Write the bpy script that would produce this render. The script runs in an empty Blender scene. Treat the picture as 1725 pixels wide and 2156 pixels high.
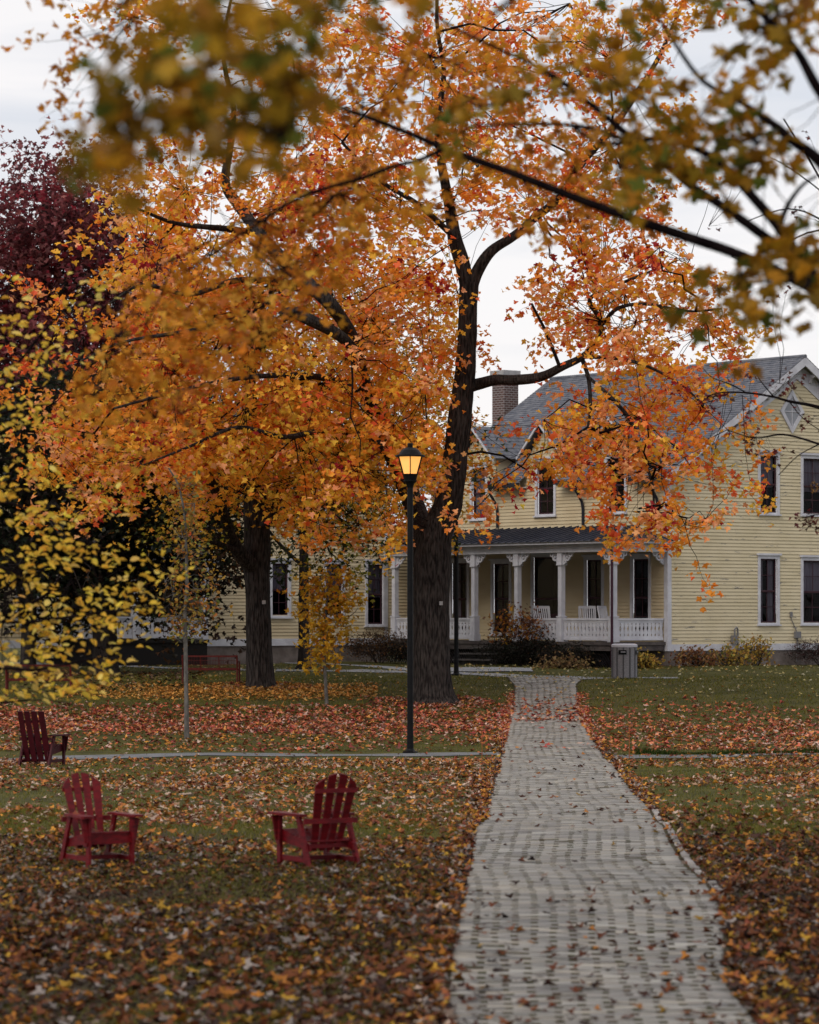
import bpy, math, random
import numpy as np
from mathutils import Vector, Matrix, noise as mn
R = math.radians
rng = np.random.default_rng(7); random.seed(7)
S = bpy.context.scene; C = S.collection

# ---------------- camera, world, sun, exposure ----------------
K = 1920/1725                      # photograph measured on a 1725 x 2156 grid
FP, CX, YH, HC = 7500/K, 862.5, 1290.0, 2.75
cd = bpy.data.cameras.new('camera'); cam = bpy.data.objects.new('camera', cd); C.objects.link(cam); S.camera = cam
cam.location = (0, 0, HC); cam.rotation_euler = (R(90), 0, 0)
cd.sensor_fit = 'VERTICAL'; cd.sensor_height = 36; cd.lens = 36*FP/2156; cd.shift_y = (YH-1078)/2156
cd.clip_start = .5; cd.clip_end = 9000
cd.dof.use_dof = True; cd.dof.focus_distance = 72; cd.dof.aperture_fstop = 2.8
w = bpy.data.worlds.new('World'); S.world = w; w.use_nodes = True
nt = w.node_tree; N = nt.nodes; L = nt.links; bg = N['Background']
sky = N.new('ShaderNodeTexSky'); sky.sky_type = 'NISHITA'; sky.sun_disc = False
SUN_EL, SUN_AZ = 38, 212
sky.sun_elevation = R(SUN_EL); sky.sun_rotation = R(SUN_AZ)
tc = N.new('ShaderNodeTexCoord'); mp = N.new('ShaderNodeMapping'); mp.inputs['Scale'].default_value = (1.3, 1.3, 7)
nz = N.new('ShaderNodeTexNoise'); nz.inputs['Scale'].default_value = 3.2; nz.inputs['Detail'].default_value = 5; nz.inputs['Distortion'].default_value = .6
cr = N.new('ShaderNodeValToRGB'); e = cr.color_ramp.elements
e[0].position = .36; e[0].color = (5.4, 5.7, 6.3, 1); e[1].position = .60; e[1].color = (7.8, 7.55, 7.55, 1)
mx = N.new('ShaderNodeMix'); mx.data_type = 'RGBA'; mx.inputs[0].default_value = .93
L.new(tc.outputs['Generated'], mp.inputs[0]); L.new(mp.outputs[0], nz.inputs['Vector']); L.new(nz.outputs[0], cr.inputs[0])
L.new(sky.outputs[0], mx.inputs[6]); L.new(cr.outputs[0], mx.inputs[7]); L.new(mx.outputs[2], bg.inputs[0])
bg.inputs[1].default_value = .115
sl = bpy.data.lights.new('sun', 'SUN'); so = bpy.data.objects.new('sun', sl); C.objects.link(so)
sl.energy = 1.5; sl.angle = R(28); sl.color = (1, .91, .80)
so.rotation_euler = (R(90-SUN_EL), 0, R(180-SUN_AZ))
vs = S.view_settings; vs.view_transform = 'Standard'; vs.look = 'None'; vs.exposure = 0.15; vs.gamma = 1
S.cycles.max_bounces = 9; S.cycles.diffuse_bounces = 6; S.cycles.transparent_max_bounces = 8
S.cycles.sample_clamp_indirect = 4

# ---------------- helpers ----------------
# ground profile: the lawn dips, rolls and then rises to the house
_PX = [(-60, .0), (0, .0), (18, -.05), (24.2, -.06), (27.4, .14), (31, .08), (34.6, .0), (37.5, .10), (44, -.06), (52, -.12), (65, -.27), (72, -.18), (79, .0), (85, .34),
       (91.5, .78), (98, .93), (104, 1.0), (125, 1.05), (300, 1.05)]
_tx = np.arange(-60, 300, .25); _tz = np.interp(_tx, [p[0] for p in _PX], [p[1] for p in _PX])
_kr = np.exp(-(np.arange(-12, 13)/5.)**2); _kr /= _kr.sum()
_tz = np.convolve(np.pad(_tz, 12, mode='edge'), _kr, mode='valid')
def gz(X, Y):
    X = np.asarray(X, float); Y = np.asarray(Y, float)
    return np.interp(Y, _tx, _tz) + .03*np.sin(X*.7+Y*.31)*np.cos(Y*.5-X*.2) + .012*np.sin(X*2.1+1)*np.sin(Y*1.3)
def on_ground(px, py):
    Ys = np.arange(20, 118, .05); Xs = (px-CX)/FP*Ys
    yy = YH - FP*(gz(Xs, Ys)-HC)/Ys
    i = int(np.argmin(abs(yy-py))); return Vector((Xs[i], Ys[i], float(gz(Xs[i], Ys[i]))))
def at(px, py, D): return Vector(((px-CX)/FP*D, D, HC-(py-YH)/FP*D))

class MB:
    def __init__(s): s.v = []; s.f = []; s.m = []
    def add(s, vs_, fs, mi=0):
        o = len(s.v); s.v += [tuple(v) for v in vs_]; s.f += [tuple(i+o for i in f) for f in fs]; s.m += [mi]*len(fs); return s
    def box(s, a, b, mi=0, M=None):
        (x0, y0, z0), (x1, y1, z1) = a, b
        P = [(x0,y0,z0),(x1,y0,z0),(x1,y1,z0),(x0,y1,z0),(x0,y0,z1),(x1,y0,z1),(x1,y1,z1),(x0,y1,z1)]
        if M is not None: P = [M @ Vector(p) for p in P]
        return s.add(P, [(0,3,2,1),(4,5,6,7),(0,1,5,4),(1,2,6,5),(2,3,7,6),(3,0,4,7)], mi)
    def bar(s, p, q, wd, ht, mi=0, up=(0,0,1), w2=None, h2=None):
        p = Vector(p); q = Vector(q); d = (q-p).normalized(); sd = d.cross(Vector(up))
        if sd.length < 1e-4: sd = d.cross(Vector((1,0,0)))
        sd.normalize(); u = sd.cross(d); w2 = w2 or wd; h2 = h2 or ht
        P = [p+sd*(a*wd/2)+u*(b*ht/2) for a, b in ((-1,-1),(1,-1),(1,1),(-1,1))] + [q+sd*(a*w2/2)+u*(b*h2/2) for a, b in ((-1,-1),(1,-1),(1,1),(-1,1))]
        return s.add(P, [(0,3,2,1),(4,5,6,7),(0,1,5,4),(1,2,6,5),(2,3,7,6),(3,0,4,7)], mi)
    def tube(s, pts, rad, n=8, mi=0, cap=True, wob=None):
        pts = [Vector(p) for p in pts]; k = len(pts); V = []; u = None
        for i, p in enumerate(pts):
            d = (pts[min(i+1,k-1)]-pts[max(i-1,0)]).normalized()
            if u is None: u = d.cross(Vector((0,1,0)) if abs(d.y) < .9 else Vector((1,0,0))).normalized()
            else: u = (u - d*u.dot(d)).normalized()
            v = d.cross(u); r = rad[i] if hasattr(rad, '__len__') else rad
            for j in range(n):
                a = 2*math.pi*j/n; rr = r*(1+(wob(i, a, p) if wob else 0)); V.append(p+u*(rr*math.cos(a))+v*(rr*math.sin(a)))
        F = [(i*n+j, i*n+(j+1)%n, (i+1)*n+(j+1)%n, (i+1)*n+j) for i in range(k-1) for j in range(n)]
        if cap: F += [tuple(range(n-1,-1,-1)), tuple((k-1)*n+j for j in range(n))]
        return s.add(V, F, mi)
    def lathe(s, c, prof, n=20, mi=0, rot=0):
        V = []; k = len(prof)
        for r, z in prof:
            for j in range(n):
                a = 2*math.pi*j/n+rot; V.append((c[0]+r*math.cos(a), c[1]+r*math.sin(a), c[2]+z))
        F = [(i*n+j, i*n+(j+1)%n, (i+1)*n+(j+1)%n, (i+1)*n+j) for i in range(k-1) for j in range(n)]
        F += [tuple(range(n-1,-1,-1)), tuple((k-1)*n+j for j in range(n))]
        return s.add(V, F, mi)
    def prism(s, poly, fn, t, mi=0):     # poly of (a,b); fn(a,b,c) -> point; extruded c = 0..t
        n = len(poly); V = [fn(a,b,0) for a,b in poly]+[fn(a,b,t) for a,b in poly]
        return s.add(V, [tuple(range(n-1,-1,-1)), tuple(range(n,2*n))]+[(i,(i+1)%n,(i+1)%n+n,i+n) for i in range(n)], mi)
    def lapped(s, P0, P1, P2, P3, rows, lip, nrm, mi=0, holes=None):
        # overlapping boards or shingle courses from the lower edge P0-P1 to the upper edge P3-P2; holes(i0,i1) -> list of (s0,s1) kept
        P0, P1, P2, P3, n = [Vector(q) for q in (P0, P1, P2, P3, nrm)]; n.normalize()
        for i in range(rows):
            a, b = i/rows, (i+1)/rows
            la, ra, lb, rb = P0.lerp(P3,a), P1.lerp(P2,a), P0.lerp(P3,b), P1.lerp(P2,b)
            for s0, s1 in (holes(la, ra, lb, rb) if holes else [(0,1)]):
                A_, B_, C_, D_ = la.lerp(ra,s0), la.lerp(ra,s1), lb.lerp(rb,s1), lb.lerp(rb,s0)
                s.add([A_, B_, A_+n*lip, B_+n*lip, C_+n*.002, D_+n*.002], [(0,1,3,2),(2,3,4,5)], mi)
        return s
    def build(s, name, mats, parent=None, local=None, smooth=False, world=False):
        me = bpy.data.meshes.new(name); v = s.v
        if local is not None: l = Vector(local); v = [tuple(Vector(p)-l) for p in v]
        if world and parent is not None:
            iv = parent.matrix_basis.inverted(); v = [tuple(iv @ Vector(p)) for p in v]
        me.from_pydata(v, [], s.f)
        for m in (mats if isinstance(mats, (list, tuple)) else [mats]): me.materials.append(m)
        if len(me.materials) > 1: me.polygons.foreach_set('material_index', s.m)
        if smooth: me.polygons.foreach_set('use_smooth', [True]*len(me.polygons))
        me.update(); o = bpy.data.objects.new(name, me); C.objects.link(o)
        if parent is not None: o.parent = parent
        return o
def tag(o, label=None, cat=None, group=None, kind=None):
    if label: o['label'] = label
    if cat: o['category'] = cat
    if group: o['group'] = group
    if kind: o['kind'] = kind
    return o
def thing(name, label, cat, loc=(0,0,0), rz=0, group=None):
    o = bpy.data.objects.new(name, None); C.objects.link(o); o.location = loc; o.rotation_euler = (0,0,rz)
    o.empty_display_size = .2; o.matrix_basis  # basis is filled from loc/rot
    return tag(o, label, cat, group)
def copy_tree(o, parent=None):
    c = o.copy(); C.objects.link(c); c.parent = parent
    for ch in [q for q in list(bpy.data.objects) if q.parent == o]: copy_tree(ch, c)
    return c

def raw_mesh(name, V, faces_per, F, mat, parent=None, colors=None, smooth=False, lengths=None):
    """numpy mesh: V (n,3); F flat vertex indices; faces_per verts per face (or lengths array)"""
    me = bpy.data.meshes.new(name); V = np.asarray(V, np.float32)
    if parent is not None:
        iv = np.array(parent.matrix_basis.inverted()); V = V @ iv[:3,:3].T.astype(np.float32) + iv[:3,3].astype(np.float32)
    me.vertices.add(len(V)); me.vertices.foreach_set('co', V.ravel())
    F = np.asarray(F, np.int32).ravel()
    ln = np.full(len(F)//faces_per, faces_per, np.int32) if lengths is None else np.asarray(lengths, np.int32)
    me.loops.add(len(F)); me.loops.foreach_set('vertex_index', F)
    me.polygons.add(len(ln)); st = np.concatenate([[0], np.cumsum(ln)[:-1]]).astype(np.int32)
    me.polygons.foreach_set('loop_start', st); me.polygons.foreach_set('loop_total', ln)
    if smooth: me.polygons.foreach_set('use_smooth', np.ones(len(ln), bool))
    if colors is not None:
        at_ = me.color_attributes.new('leafcol', 'FLOAT_COLOR', 'POINT')
        c4 = np.ones((len(V), 4), np.float32); c4[:, :3] = colors; at_.data.foreach_set('color', c4.ravel())
    me.materials.append(mat); me.update(calc_edges=True); me.validate()
    o = bpy.data.objects.new(name, me); C.objects.link(o)
    if parent is not None: o.parent = parent
    return o

# ---------------- materials ----------------
def mat(name, col, rough=.7, var=None, scale=5, stretch=(1,1,1), bump=0, bscale=None, detail=6, metal=0, spec=.12, lo=.35, hi=.65):
    m = bpy.data.materials.new(name); m.use_nodes = True; t = m.node_tree; n = t.nodes; b = n['Principled BSDF']
    b.inputs['Base Color'].default_value = (*col, 1); b.inputs['Roughness'].default_value = rough; b.inputs['Metallic'].default_value = metal
    b.inputs['Specular IOR Level'].default_value = spec
    tcn = n.new('ShaderNodeTexCoord'); mpn = n.new('ShaderNodeMapping'); mpn.inputs['Scale'].default_value = stretch
    t.links.new(tcn.outputs['Object'], mpn.inputs[0])
    if var is not None:
        q = n.new('ShaderNodeTexNoise'); q.inputs['Scale'].default_value = scale; q.inputs['Detail'].default_value = detail
        c_ = n.new('ShaderNodeValToRGB'); c_.color_ramp.elements[0].color = (*col, 1); c_.color_ramp.elements[1].color = (*var, 1)
        c_.color_ramp.elements[0].position = lo; c_.color_ramp.elements[1].position = hi
        t.links.new(mpn.outputs[0], q.inputs['Vector']); t.links.new(q.outputs[0], c_.inputs[0]); t.links.new(c_.outputs[0], b.inputs['Base Color'])
    if bump:
        q = n.new('ShaderNodeTexNoise'); q.inputs['Scale'].default_value = bscale or scale; q.inputs['Detail'].default_value = 8
        bp = n.new('ShaderNodeBump'); bp.inputs['Strength'].default_value = bump; bp.inputs['Distance'].default_value = .02
        t.links.new(mpn.outputs[0], q.inputs['Vector']); t.links.new(q.outputs[0], bp.inputs['Height']); t.links.new(bp.outputs[0], b.inputs['Normal'])
    return m
def leaf_mat(name, trans=.48, gloss=.012):
    m = bpy.data.materials.new(name); m.use_nodes = True; t = m.node_tree; n = t.nodes; n.remove(n['Principled BSDF'])
    a = n.new('ShaderNodeAttribute'); a.attribute_name = 'leafcol'
    d = n.new('ShaderNodeBsdfDiffuse'); tr = n.new('ShaderNodeBsdfTranslucent'); g = n.new('ShaderNodeBsdfGlossy'); g.inputs['Roughness'].default_value = .45
    m1 = n.new('ShaderNodeMixShader'); m1.inputs[0].default_value = trans; m2 = n.new('ShaderNodeMixShader'); m2.inputs[0].default_value = gloss
    t.links.new(a.outputs['Color'], d.inputs[0]); t.links.new(a.outputs['Color'], tr.inputs[0])
    t.links.new(d.outputs[0], m1.inputs[1]); t.links.new(tr.outputs[0], m1.inputs[2]); t.links.new(m1.outputs[0], m2.inputs[1]); t.links.new(g.outputs[0], m2.inputs[2])
    t.links.new(m2.outputs[0], n['Material Output'].inputs[0]); return m
LEAF = leaf_mat('leaf'); LITTER = leaf_mat('litter_leaf', .1, .015)
BARK = mat('grey_bark', (.010,.008,.008), .9, (.068,.058,.053), 4.5, (5,5,.8), 1.0, 9, lo=.38, hi=.72)
BARKD = mat('dark_bark', (.018,.015,.015), .95, (.045,.038,.034), 3, (3,3,.5), .8, 8)
BARKF = mat('branch_bark', (.006,.004,.005), .95, (.016,.011,.011), 9, spec=.03)
BARKY = mat('young_bark', (.07,.065,.06), .85, (.14,.13,.12), 14, (1,1,.4))
WHITE = mat('white_paint', (.58,.59,.64), .55, (.47,.47,.52), 3, bump=.1, bscale=30)
RED = mat('red_chair_paint', (.155,.004,.008), .5, (.08,.003,.006), 9, (1,1,3), bump=.15, bscale=40, spec=.22)
REDM = mat('red_metal', (.12,.018,.016), .5, (.07,.015,.012), 20)
BLACK = mat('black_metal', (.004,.004,.005), .4, (.007,.007,.008), 12, bump=.1, bscale=60)
GUT = mat('dark_gutter', (.022,.024,.032), .5)
SASH = mat('dark_sash', (.045,.018,.028), .5, (.06,.03,.035), 6)
SHING = mat('grey_shingles', (.085,.092,.115), .9, (.165,.17,.19), 7, (1,.5,1), .3, 25, detail=10)
METROOF = mat('dark_metal_roof', (.035,.038,.055), .4, (.06,.062,.08), 2, (1,1,1), metal=.3)
BRICK = None
CONC = mat('concrete', (.26,.26,.27), .9, (.36,.35,.35), 4, bump=.3, bscale=25)
FOUND = mat('foundation_stone', (.12,.10,.09), .95, (.2,.17,.16), 3, bump=.5, bscale=12)
DECK = mat('deck_wood', (.07,.06,.06), .8, (.11,.095,.09), 5)
DARKIN = mat('dark_interior', (.012,.011,.013), .95)
CURT = mat('curtain_cloth', (.36,.33,.35), .9, (.20,.17,.20), 3, (6,6,.3))
BLIND = mat('lace_curtain', (.34,.32,.33), .9, (.20,.18,.2), 3, (7,7,.4))

def siding(name, c1, c2, peel):
    m = mat(name, c1, .75, c2, .9, (1,1,2.5), 0)
    t = m.node_tree; n = t.nodes; b = n['Principled BSDF']; src = b.inputs['Base Color'].links[0].from_socket
    tcn = n.new('ShaderNodeTexCoord'); mpn = n.new('ShaderNodeMapping'); mpn.inputs['Scale'].default_value = (1.3,1.3,9)
    q = n.new('ShaderNodeTexNoise'); q.inputs['Scale'].default_value = 1.1; q.inputs['Detail'].default_value = 9; q.inputs['Roughness'].default_value = .72
    c_ = n.new('ShaderNodeValToRGB'); c_.color_ramp.elements[0].position = peel; c_.color_ramp.elements[1].position = peel+.012
    mm = n.new('ShaderNodeMix'); mm.data_type = 'RGBA'; mm.inputs[7].default_value = (.22,.205,.19,1)
    l = t.links; l.new(tcn.outputs['Object'], mpn.inputs[0]); l.new(mpn.outputs[0], q.inputs[0]); l.new(q.outputs[0], c_.inputs[0]); l.new(c_.outputs[0], mm.inputs[0])
    l.new(src, mm.inputs[6]); l.new(mm.outputs[2], b.inputs['Base Color']); return m
YEL = siding('yellow_clapboard', (.54,.47,.315), (.61,.535,.375), .60)
YEL2 = siding('yellow_clapboard_clean', (.50,.41,.265), (.56,.475,.32), .68)

def pane_mat():
    m = bpy.data.materials.new('window_glass'); m.use_nodes = True; t = m.node_tree; n = t.nodes; n.remove(n['Principled BSDF'])
    tr = n.new('ShaderNodeBsdfTransparent'); tr.inputs[0].default_value = (.62,.62,.68,1); g = n.new('ShaderNodeBsdfGlossy'); g.inputs['Roughness'].default_value = .04
    lw = n.new('ShaderNodeLayerWeight'); lw.inputs[0].default_value = .16; tcn = n.new('ShaderNodeTexCoord'); q = n.new('ShaderNodeTexNoise'); q.inputs['Scale'].default_value = 1.2
    bp = n.new('ShaderNodeBump'); bp.inputs['Strength'].default_value = .12; bp.inputs['Distance'].default_value = .05
    mx_ = n.new('ShaderNodeMixShader'); l = t.links; l.new(tcn.outputs['Object'], q.inputs[0]); l.new(q.outputs[0], bp.inputs['Height']); l.new(bp.outputs[0], g.inputs['Normal'])
    l.new(lw.outputs['Fresnel'], mx_.inputs[0]); l.new(tr.outputs[0], mx_.inputs[1]); l.new(g.outputs[0], mx_.inputs[2]); l.new(mx_.outputs[0], n['Material Output'].inputs[0]); return m
PANE = pane_mat()
def brick_mat():
    m = bpy.data.materials.new('chimney_brick'); m.use_nodes = True; t = m.node_tree; n = t.nodes; b = n['Principled BSDF']; b.inputs['Roughness'].default_value = .9
    tcn = n.new('ShaderNodeTexCoord'); sp = n.new('ShaderNodeSeparateXYZ'); ad = n.new('ShaderNodeMath'); cb = n.new('ShaderNodeCombineXYZ'); q = n.new('ShaderNodeTexBrick')
    q.inputs['Color1'].default_value = (.095,.042,.036,1); q.inputs['Color2'].default_value = (.06,.032,.03,1); q.inputs['Mortar'].default_value = (.25,.235,.23,1)
    q.inputs['Scale'].default_value = 1; q.inputs['Mortar Size'].default_value = .012; q.inputs['Brick Width'].default_value = .22; q.inputs['Row Height'].default_value = .085
    l = t.links; l.new(tcn.outputs['Object'], sp.inputs[0]); l.new(sp.outputs[0], ad.inputs[0]); l.new(sp.outputs[1], ad.inputs[1]); l.new(ad.outputs[0], cb.inputs[0]); l.new(sp.outputs[2], cb.inputs[1])
    l.new(cb.outputs[0], q.inputs[0]); l.new(q.outputs[0], b.inputs['Base Color']); return m
BRICK = brick_mat()
def attr_mat(name, rough=.8, bump=0):
    m = mat(name, (.3,.3,.3), rough, bump=bump, bscale=25, spec=.35); t = m.node_tree; n = t.nodes; a = n.new('ShaderNodeAttribute'); a.attribute_name = 'leafcol'
    t.links.new(a.outputs['Color'], n['Principled BSDF'].inputs['Base Color']); return m
PAVER = attr_mat('paver', .62, .4); GRASSM = leaf_mat('grass_blade', .3, .0)

# ---------------- ground, paths ----------------
def lawn_mat():
    m = mat('lawn', (.046,.046,.012), .95, (.088,.080,.022), 1.1, bump=.9, bscale=22, detail=10)
    t = m.node_tree; n = t.nodes; b = n['Principled BSDF']; src = b.inputs['Base Color'].links[0].from_socket; l = t.links
    tcn = n.new('ShaderNodeTexCoord')
    q = n.new('ShaderNodeTexNoise'); q.inputs['Scale'].default_value = .35; q.inputs['Detail'].default_value = 8; l.new(tcn.outputs['Object'], q.inputs[0])
    sp = n.new('ShaderNodeSeparateXYZ'); l.new(tcn.outputs['Object'], sp.inputs[0])
    mr = n.new('ShaderNodeMapRange'); mr.inputs[1].default_value = 60; mr.inputs[2].default_value = 22; mr.inputs[3].default_value = -.12; mr.inputs[4].default_value = .22; l.new(sp.outputs[1], mr.inputs[0])
    ad = n.new('ShaderNodeMath'); l.new(q.outputs[0], ad.inputs[0]); l.new(mr.outputs[0], ad.inputs[1])
    c_ = n.new('ShaderNodeValToRGB'); c_.color_ramp.elements[0].position = .5; c_.color_ramp.elements[1].position = .72; l.new(ad.outputs[0], c_.inputs[0])
    mm = n.new('ShaderNodeMix'); mm.data_type = 'RGBA'; mm.inputs[7].default_value = (.050,.038,.026,1); l.new(c_.outputs[0], mm.inputs[0]); l.new(src, mm.inputs[6]); l.new(mm.outputs[2], b.inputs['Base Color'])
    return m
gx = np.concatenate([[-6000,-1500,-400,-150,-70], np.arange(-36, 36.1, .6), [70,150,400,1500,6000]])
gy = np.concatenate([[-3000,-400,-60,-20], np.arange(-4, 118, .5), [125,140,170,300,900,3000,8000]])
GX, GY = np.meshgrid(gx, gy); GZ = gz(GX, GY)
nx, ny = len(gx), len(gy); ii = (np.arange(ny-1)[:,None]*nx+np.arange(nx-1)[None]).ravel()
lawn = raw_mesh('lawn', np.stack([GX.ravel(), GY.ravel(), GZ.ravel()], 1), 4, np.stack([ii, ii+1, ii+nx+1, ii+nx], 1), lawn_mat(), smooth=True)
tag(lawn, kind='structure')

# brick path: edges measured row by row (py, left px, right px)
PE = [(2500,1010,1530),(2313*1.0/K,1055/K,1712/K),(2141/K,1071/K,1704/K),(1964/K,1107/K,1572/K),(1917/K,1133/K,1530/K),(1786/K,1172/K,1432/K),(1698/K,1190/K,1367/K),(1640/K,1203/K,1352/K),(1609/K,1206/K,1352/K),(1597/K,1195/K,1365/K)]
_pd = [on_ground((a+b)/2, y).y if y < 2400 else 19. for y, a, b in PE]
_pc = [((a+b)/2-CX)/FP*d for (y,a,b), d in zip(PE,_pd)]; _pw = [(b-a)/FP*d for (y,a,b), d in zip(PE,_pd)]
_pc[0] = _pc[1]-.05; _pw[0] = 2.2
_pd = [-10]+_pd; _pc = [_pc[0]-.3]+_pc; _pw = [2.35]+_pw
def path_c(Y): return np.interp(Y, _pd, _pc)+.015*np.sin(np.asarray(Y)*.45)
def path_w(Y): return np.interp(Y, _pd, _pw)+.02*np.sin(np.asarray(Y)*.8+1)
PEND = 94.3
def on_path(X, Y, m=0): return (abs(X-path_c(Y)) < path_w(Y)/2+m) & (Y < PEND)
bed = MB(); ys = np.arange(-8, PEND, .2)
for a, b in zip(ys[:-1], ys[1:]):
    q = []
    for Y in (a, b):
        for s_ in np.linspace(-.5,.5,15):
            X = float(path_c(Y)+s_*(path_w(Y)+.03)); q.append((X, Y, float(gz(X,Y))+.0262))
    bed.add(q, [(i,i+1,i+16,i+15) for i in range(14)])
V=[];F=[];COL=[]; yy=-8.; row=0
PV = np.array([(.30,.285,.26),(.235,.225,.205),(.34,.325,.295),(.27,.25,.225),(.19,.18,.17),(.33,.30,.255)])
while yy < PEND:
    w_ = float(path_w(yy)); nb = max(3, int(round(w_/.34))); bw = w_/nb; off = (row%2)*.5
    wave = .07*math.sin(yy*.33)+.025*math.sin(yy*.85+1)+random.gauss(0,.006)
    for k in range(-1 if off else 0, nb):
        u0 = (k+off)*bw+wave; u1 = (k+1+off)*bw+wave; u0 = 0 if u0 < .09 else u0; u1 = w_ if u1 > w_-.09 else u1; u0, u1 = max(u0,0), min(u1,w_)
        if u1-u0 < .05: continue
        g = .022+.016*random.random(); x0 = float(path_c(yy))-w_/2+u0+g; x1 = float(path_c(yy))-w_/2+u1-g
        gy_ = .005+.006*random.random(); y0, y1 = yy+gy_, yy+.118-gy_
        h = .0295+random.gauss(0,.0016); tx, ty = random.gauss(0,.006), random.gauss(0,.020)
        o = len(V)
        for (xx, yq) in ((x0,y0),(x1,y0),(x1,y1),(x0,y1)):
            z = float(gz((x0+x1)/2, yy+.07))+h+tx*(xx-(x0+x1)/2)+ty*(yq-(y0+y1)/2)+ (float(gz(xx,yq))-float(gz((x0+x1)/2, yy+.07)))
            V.append((xx+random.gauss(0,.002), yq+random.gauss(0,.002), z))
        V += [(p[0], p[1], p[2]-.035) for p in V[o:o+4]]
        F += [o,o+1,o+2,o+3, o,o+4,o+5,o+1, o+1,o+5,o+6,o+2, o+2,o+6,o+7,o+3, o+3,o+7,o+4,o]
        c = PV[random.randrange(6)]*random.uniform(.72,1.18); COL += [c]*8
    yy += .118; row += 1
pth = raw_mesh('brick_path', V, 4, F, PAVER, colors=np.array(COL)); tag(pth, kind='structure')
MOSS = mat('joint_moss', (.045,.045,.018), .95, (.06,.042,.028), 6)
tag(bed.build('path_bed', MOSS), kind='structure')
# kerb of upright bricks along both edges, heaved and sunken in places
V=[];F=[];COL=[]
for sd in (-1, 1):
    yy = 16.
    while yy < 76:
        X = float(path_c(yy)+sd*(path_w(yy)/2+.05)); n_ = math.sin(yy*.55+sd)*.5+math.sin(yy*1.9)*.3
        h = .022+.018*n_+random.gauss(0,.006)+(.02 if sd > 0 and 29 < yy < 46 else 0)
        if ((sd > 0 and 29 < yy < 46) or (sd < 0 and 23 < yy < 36 and n_ > -.3) or (55 < yy < 72 and n_ > -.2)) and h > .006:
            z0 = float(gz(X,yy)); t1 = random.gauss(0,.02); o = len(V); ln = .2
            for a, b in ((-.032,0),(.032,0),(.032,ln-.012),(-.032,ln-.012)):
                V.append((X+a+t1*b, yy+b, float(gz(X+a,yy+b))+h+random.gauss(0,.003)))
            V += [(p[0], p[1], p[2]-.12) for p in V[o:o+4]]
            F += [o,o+1,o+2,o+3, o,o+4,o+5,o+1, o+1,o+5,o+6,o+2, o+2,o+6,o+7,o+3, o+3,o+7,o+4,o]
            COL += [np.array((.34,.31,.29))*random.uniform(.45,1.15)]*8
        yy += .2
tag(raw_mesh('path_kerb', V, 4, F, PAVER, colors=np.array(COL)), kind='structure')
ASPH = mat('asphalt', (.13,.135,.14), .9, (.19,.19,.20), 3, bump=.5, bscale=40)
FARP = mat('concrete_path', (.24,.245,.26), .9, (.31,.31,.32), 1.5, bump=.4, bscale=18)
def ribbon(name, pts, m_, lift):       # pts: (X, Y, width) with width measured along Y
    mb = MB(); P = []
    for (x0,y0,w0),(x1,y1,w1) in zip(pts[:-1], pts[1:]):
        n_ = max(2, int(abs(x1-x0)/.5))
        for i in range(n_):
            t = i/n_; P.append((x0+(x1-x0)*t, y0+(y1-y0)*t, w0+(w1-w0)*t))
    P.append(pts[-1]); V = []
    for x, y, w_ in P:
        wl = w_*(1+.04*math.sin(x*3.1)+.03*math.sin(x*7.7))
        for s_ in (-.5, -.25, 0, .25, .5): V.append((x, y+s_*wl, float(gz(x, y+s_*wl))+lift))
    mb.add(V, [(i*5+j, i*5+5+j, i*5+6+j, i*5+1+j) for i in range(len(P)-1) for j in range(4)])
    return tag(mb.build(name, m_), kind='structure')
g1 = on_ground(0,1602); g2 = on_ground(600,1590); g3 = on_ground(1062,1590)
ribbon('cross_path', [(g1.x-14,g1.y-.5,1.5),(g1.x,g1.y,1.4),(g2.x,g2.y,1.1),(float(path_c(67.5)-path_w(67.5)/2)+.03,67.6,1.1)], ASPH, .012)
g3 = on_ground(1290,1592); g4 = on_ground(1725,1588)
ribbon('cross_path', [(float(path_c(66.5)+path_w(66.5)/2)-.03,66.6,1.1),(g4.x,g4.y,.6),(g4.x+12,g4.y+.5,.8)], ASPH, .012)
a_ = [on_ground(*p) for p in ((0,1396),(250,1402),(520,1411),(760,1413),(950,1418),(1090,1425),(1200,1428),(1290,1428),(1430,1428))]
ribbon('concrete_path', [(a_[0].x-20,a_[0].y+3,2.2)]+[(p.x,p.y,w_) for p,w_ in zip(a_,(2.2,2.2,2.0,2.3,2.6,2.6,2.6,1.2,.8))], FARP, .016)
b_ = [on_ground(*p) for p in ((600,1397),(700,1399),(800,1405),(880,1413))]
ribbon('concrete_path', [(p.x,p.y,w_) for p,w_ in zip(b_,(.6,1.8,2.2,2.2))], FARP, .022)
bx_ = on_ground(1010,1407)
ribbon('concrete_path', [(bx_.x-1.2,bx_.y-1.1,3.2),(bx_.x+1.6,bx_.y-1.1,3.2)], FARP, .028)

# ---------------- foliage machinery ----------------
def tmpl(kind):
    if kind == 'maple':
        r = [(0,0),(.34,.02),(.22,.20),(.52,.34),(.46,.62),(.24,.56),(.16,.78),(0,1.0)]
    elif kind == 'maple5':
        r = [(0,0),(.30,-.02),(.20,.16),(.50,.24),(.54,.60),(.24,.50),(0,1.0)]
    elif kind == 'oval':
        r = [(0,0),(.20,.14),(.30,.42),(.24,.70),(.10,.90),(0,1.0)]
    else:
        r = [(0,0),(.26,.25),(.22,.65),(0,1.0)]
    l = [(-x, y) for x, y in r[1:-1]]
    pts = r + l; k = len(r); m = len(l)
    f1 = list(range(k)); f2 = [0]+[k-1]+[k+i for i in range(m-1,-1,-1)]
    P = np.zeros((len(pts),3)); P[:,:2] = pts; P[:,2] = np.abs(P[:,0])*.45 - (P[:,1]-.4)**2*.25
    return P, f1, f2
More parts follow.
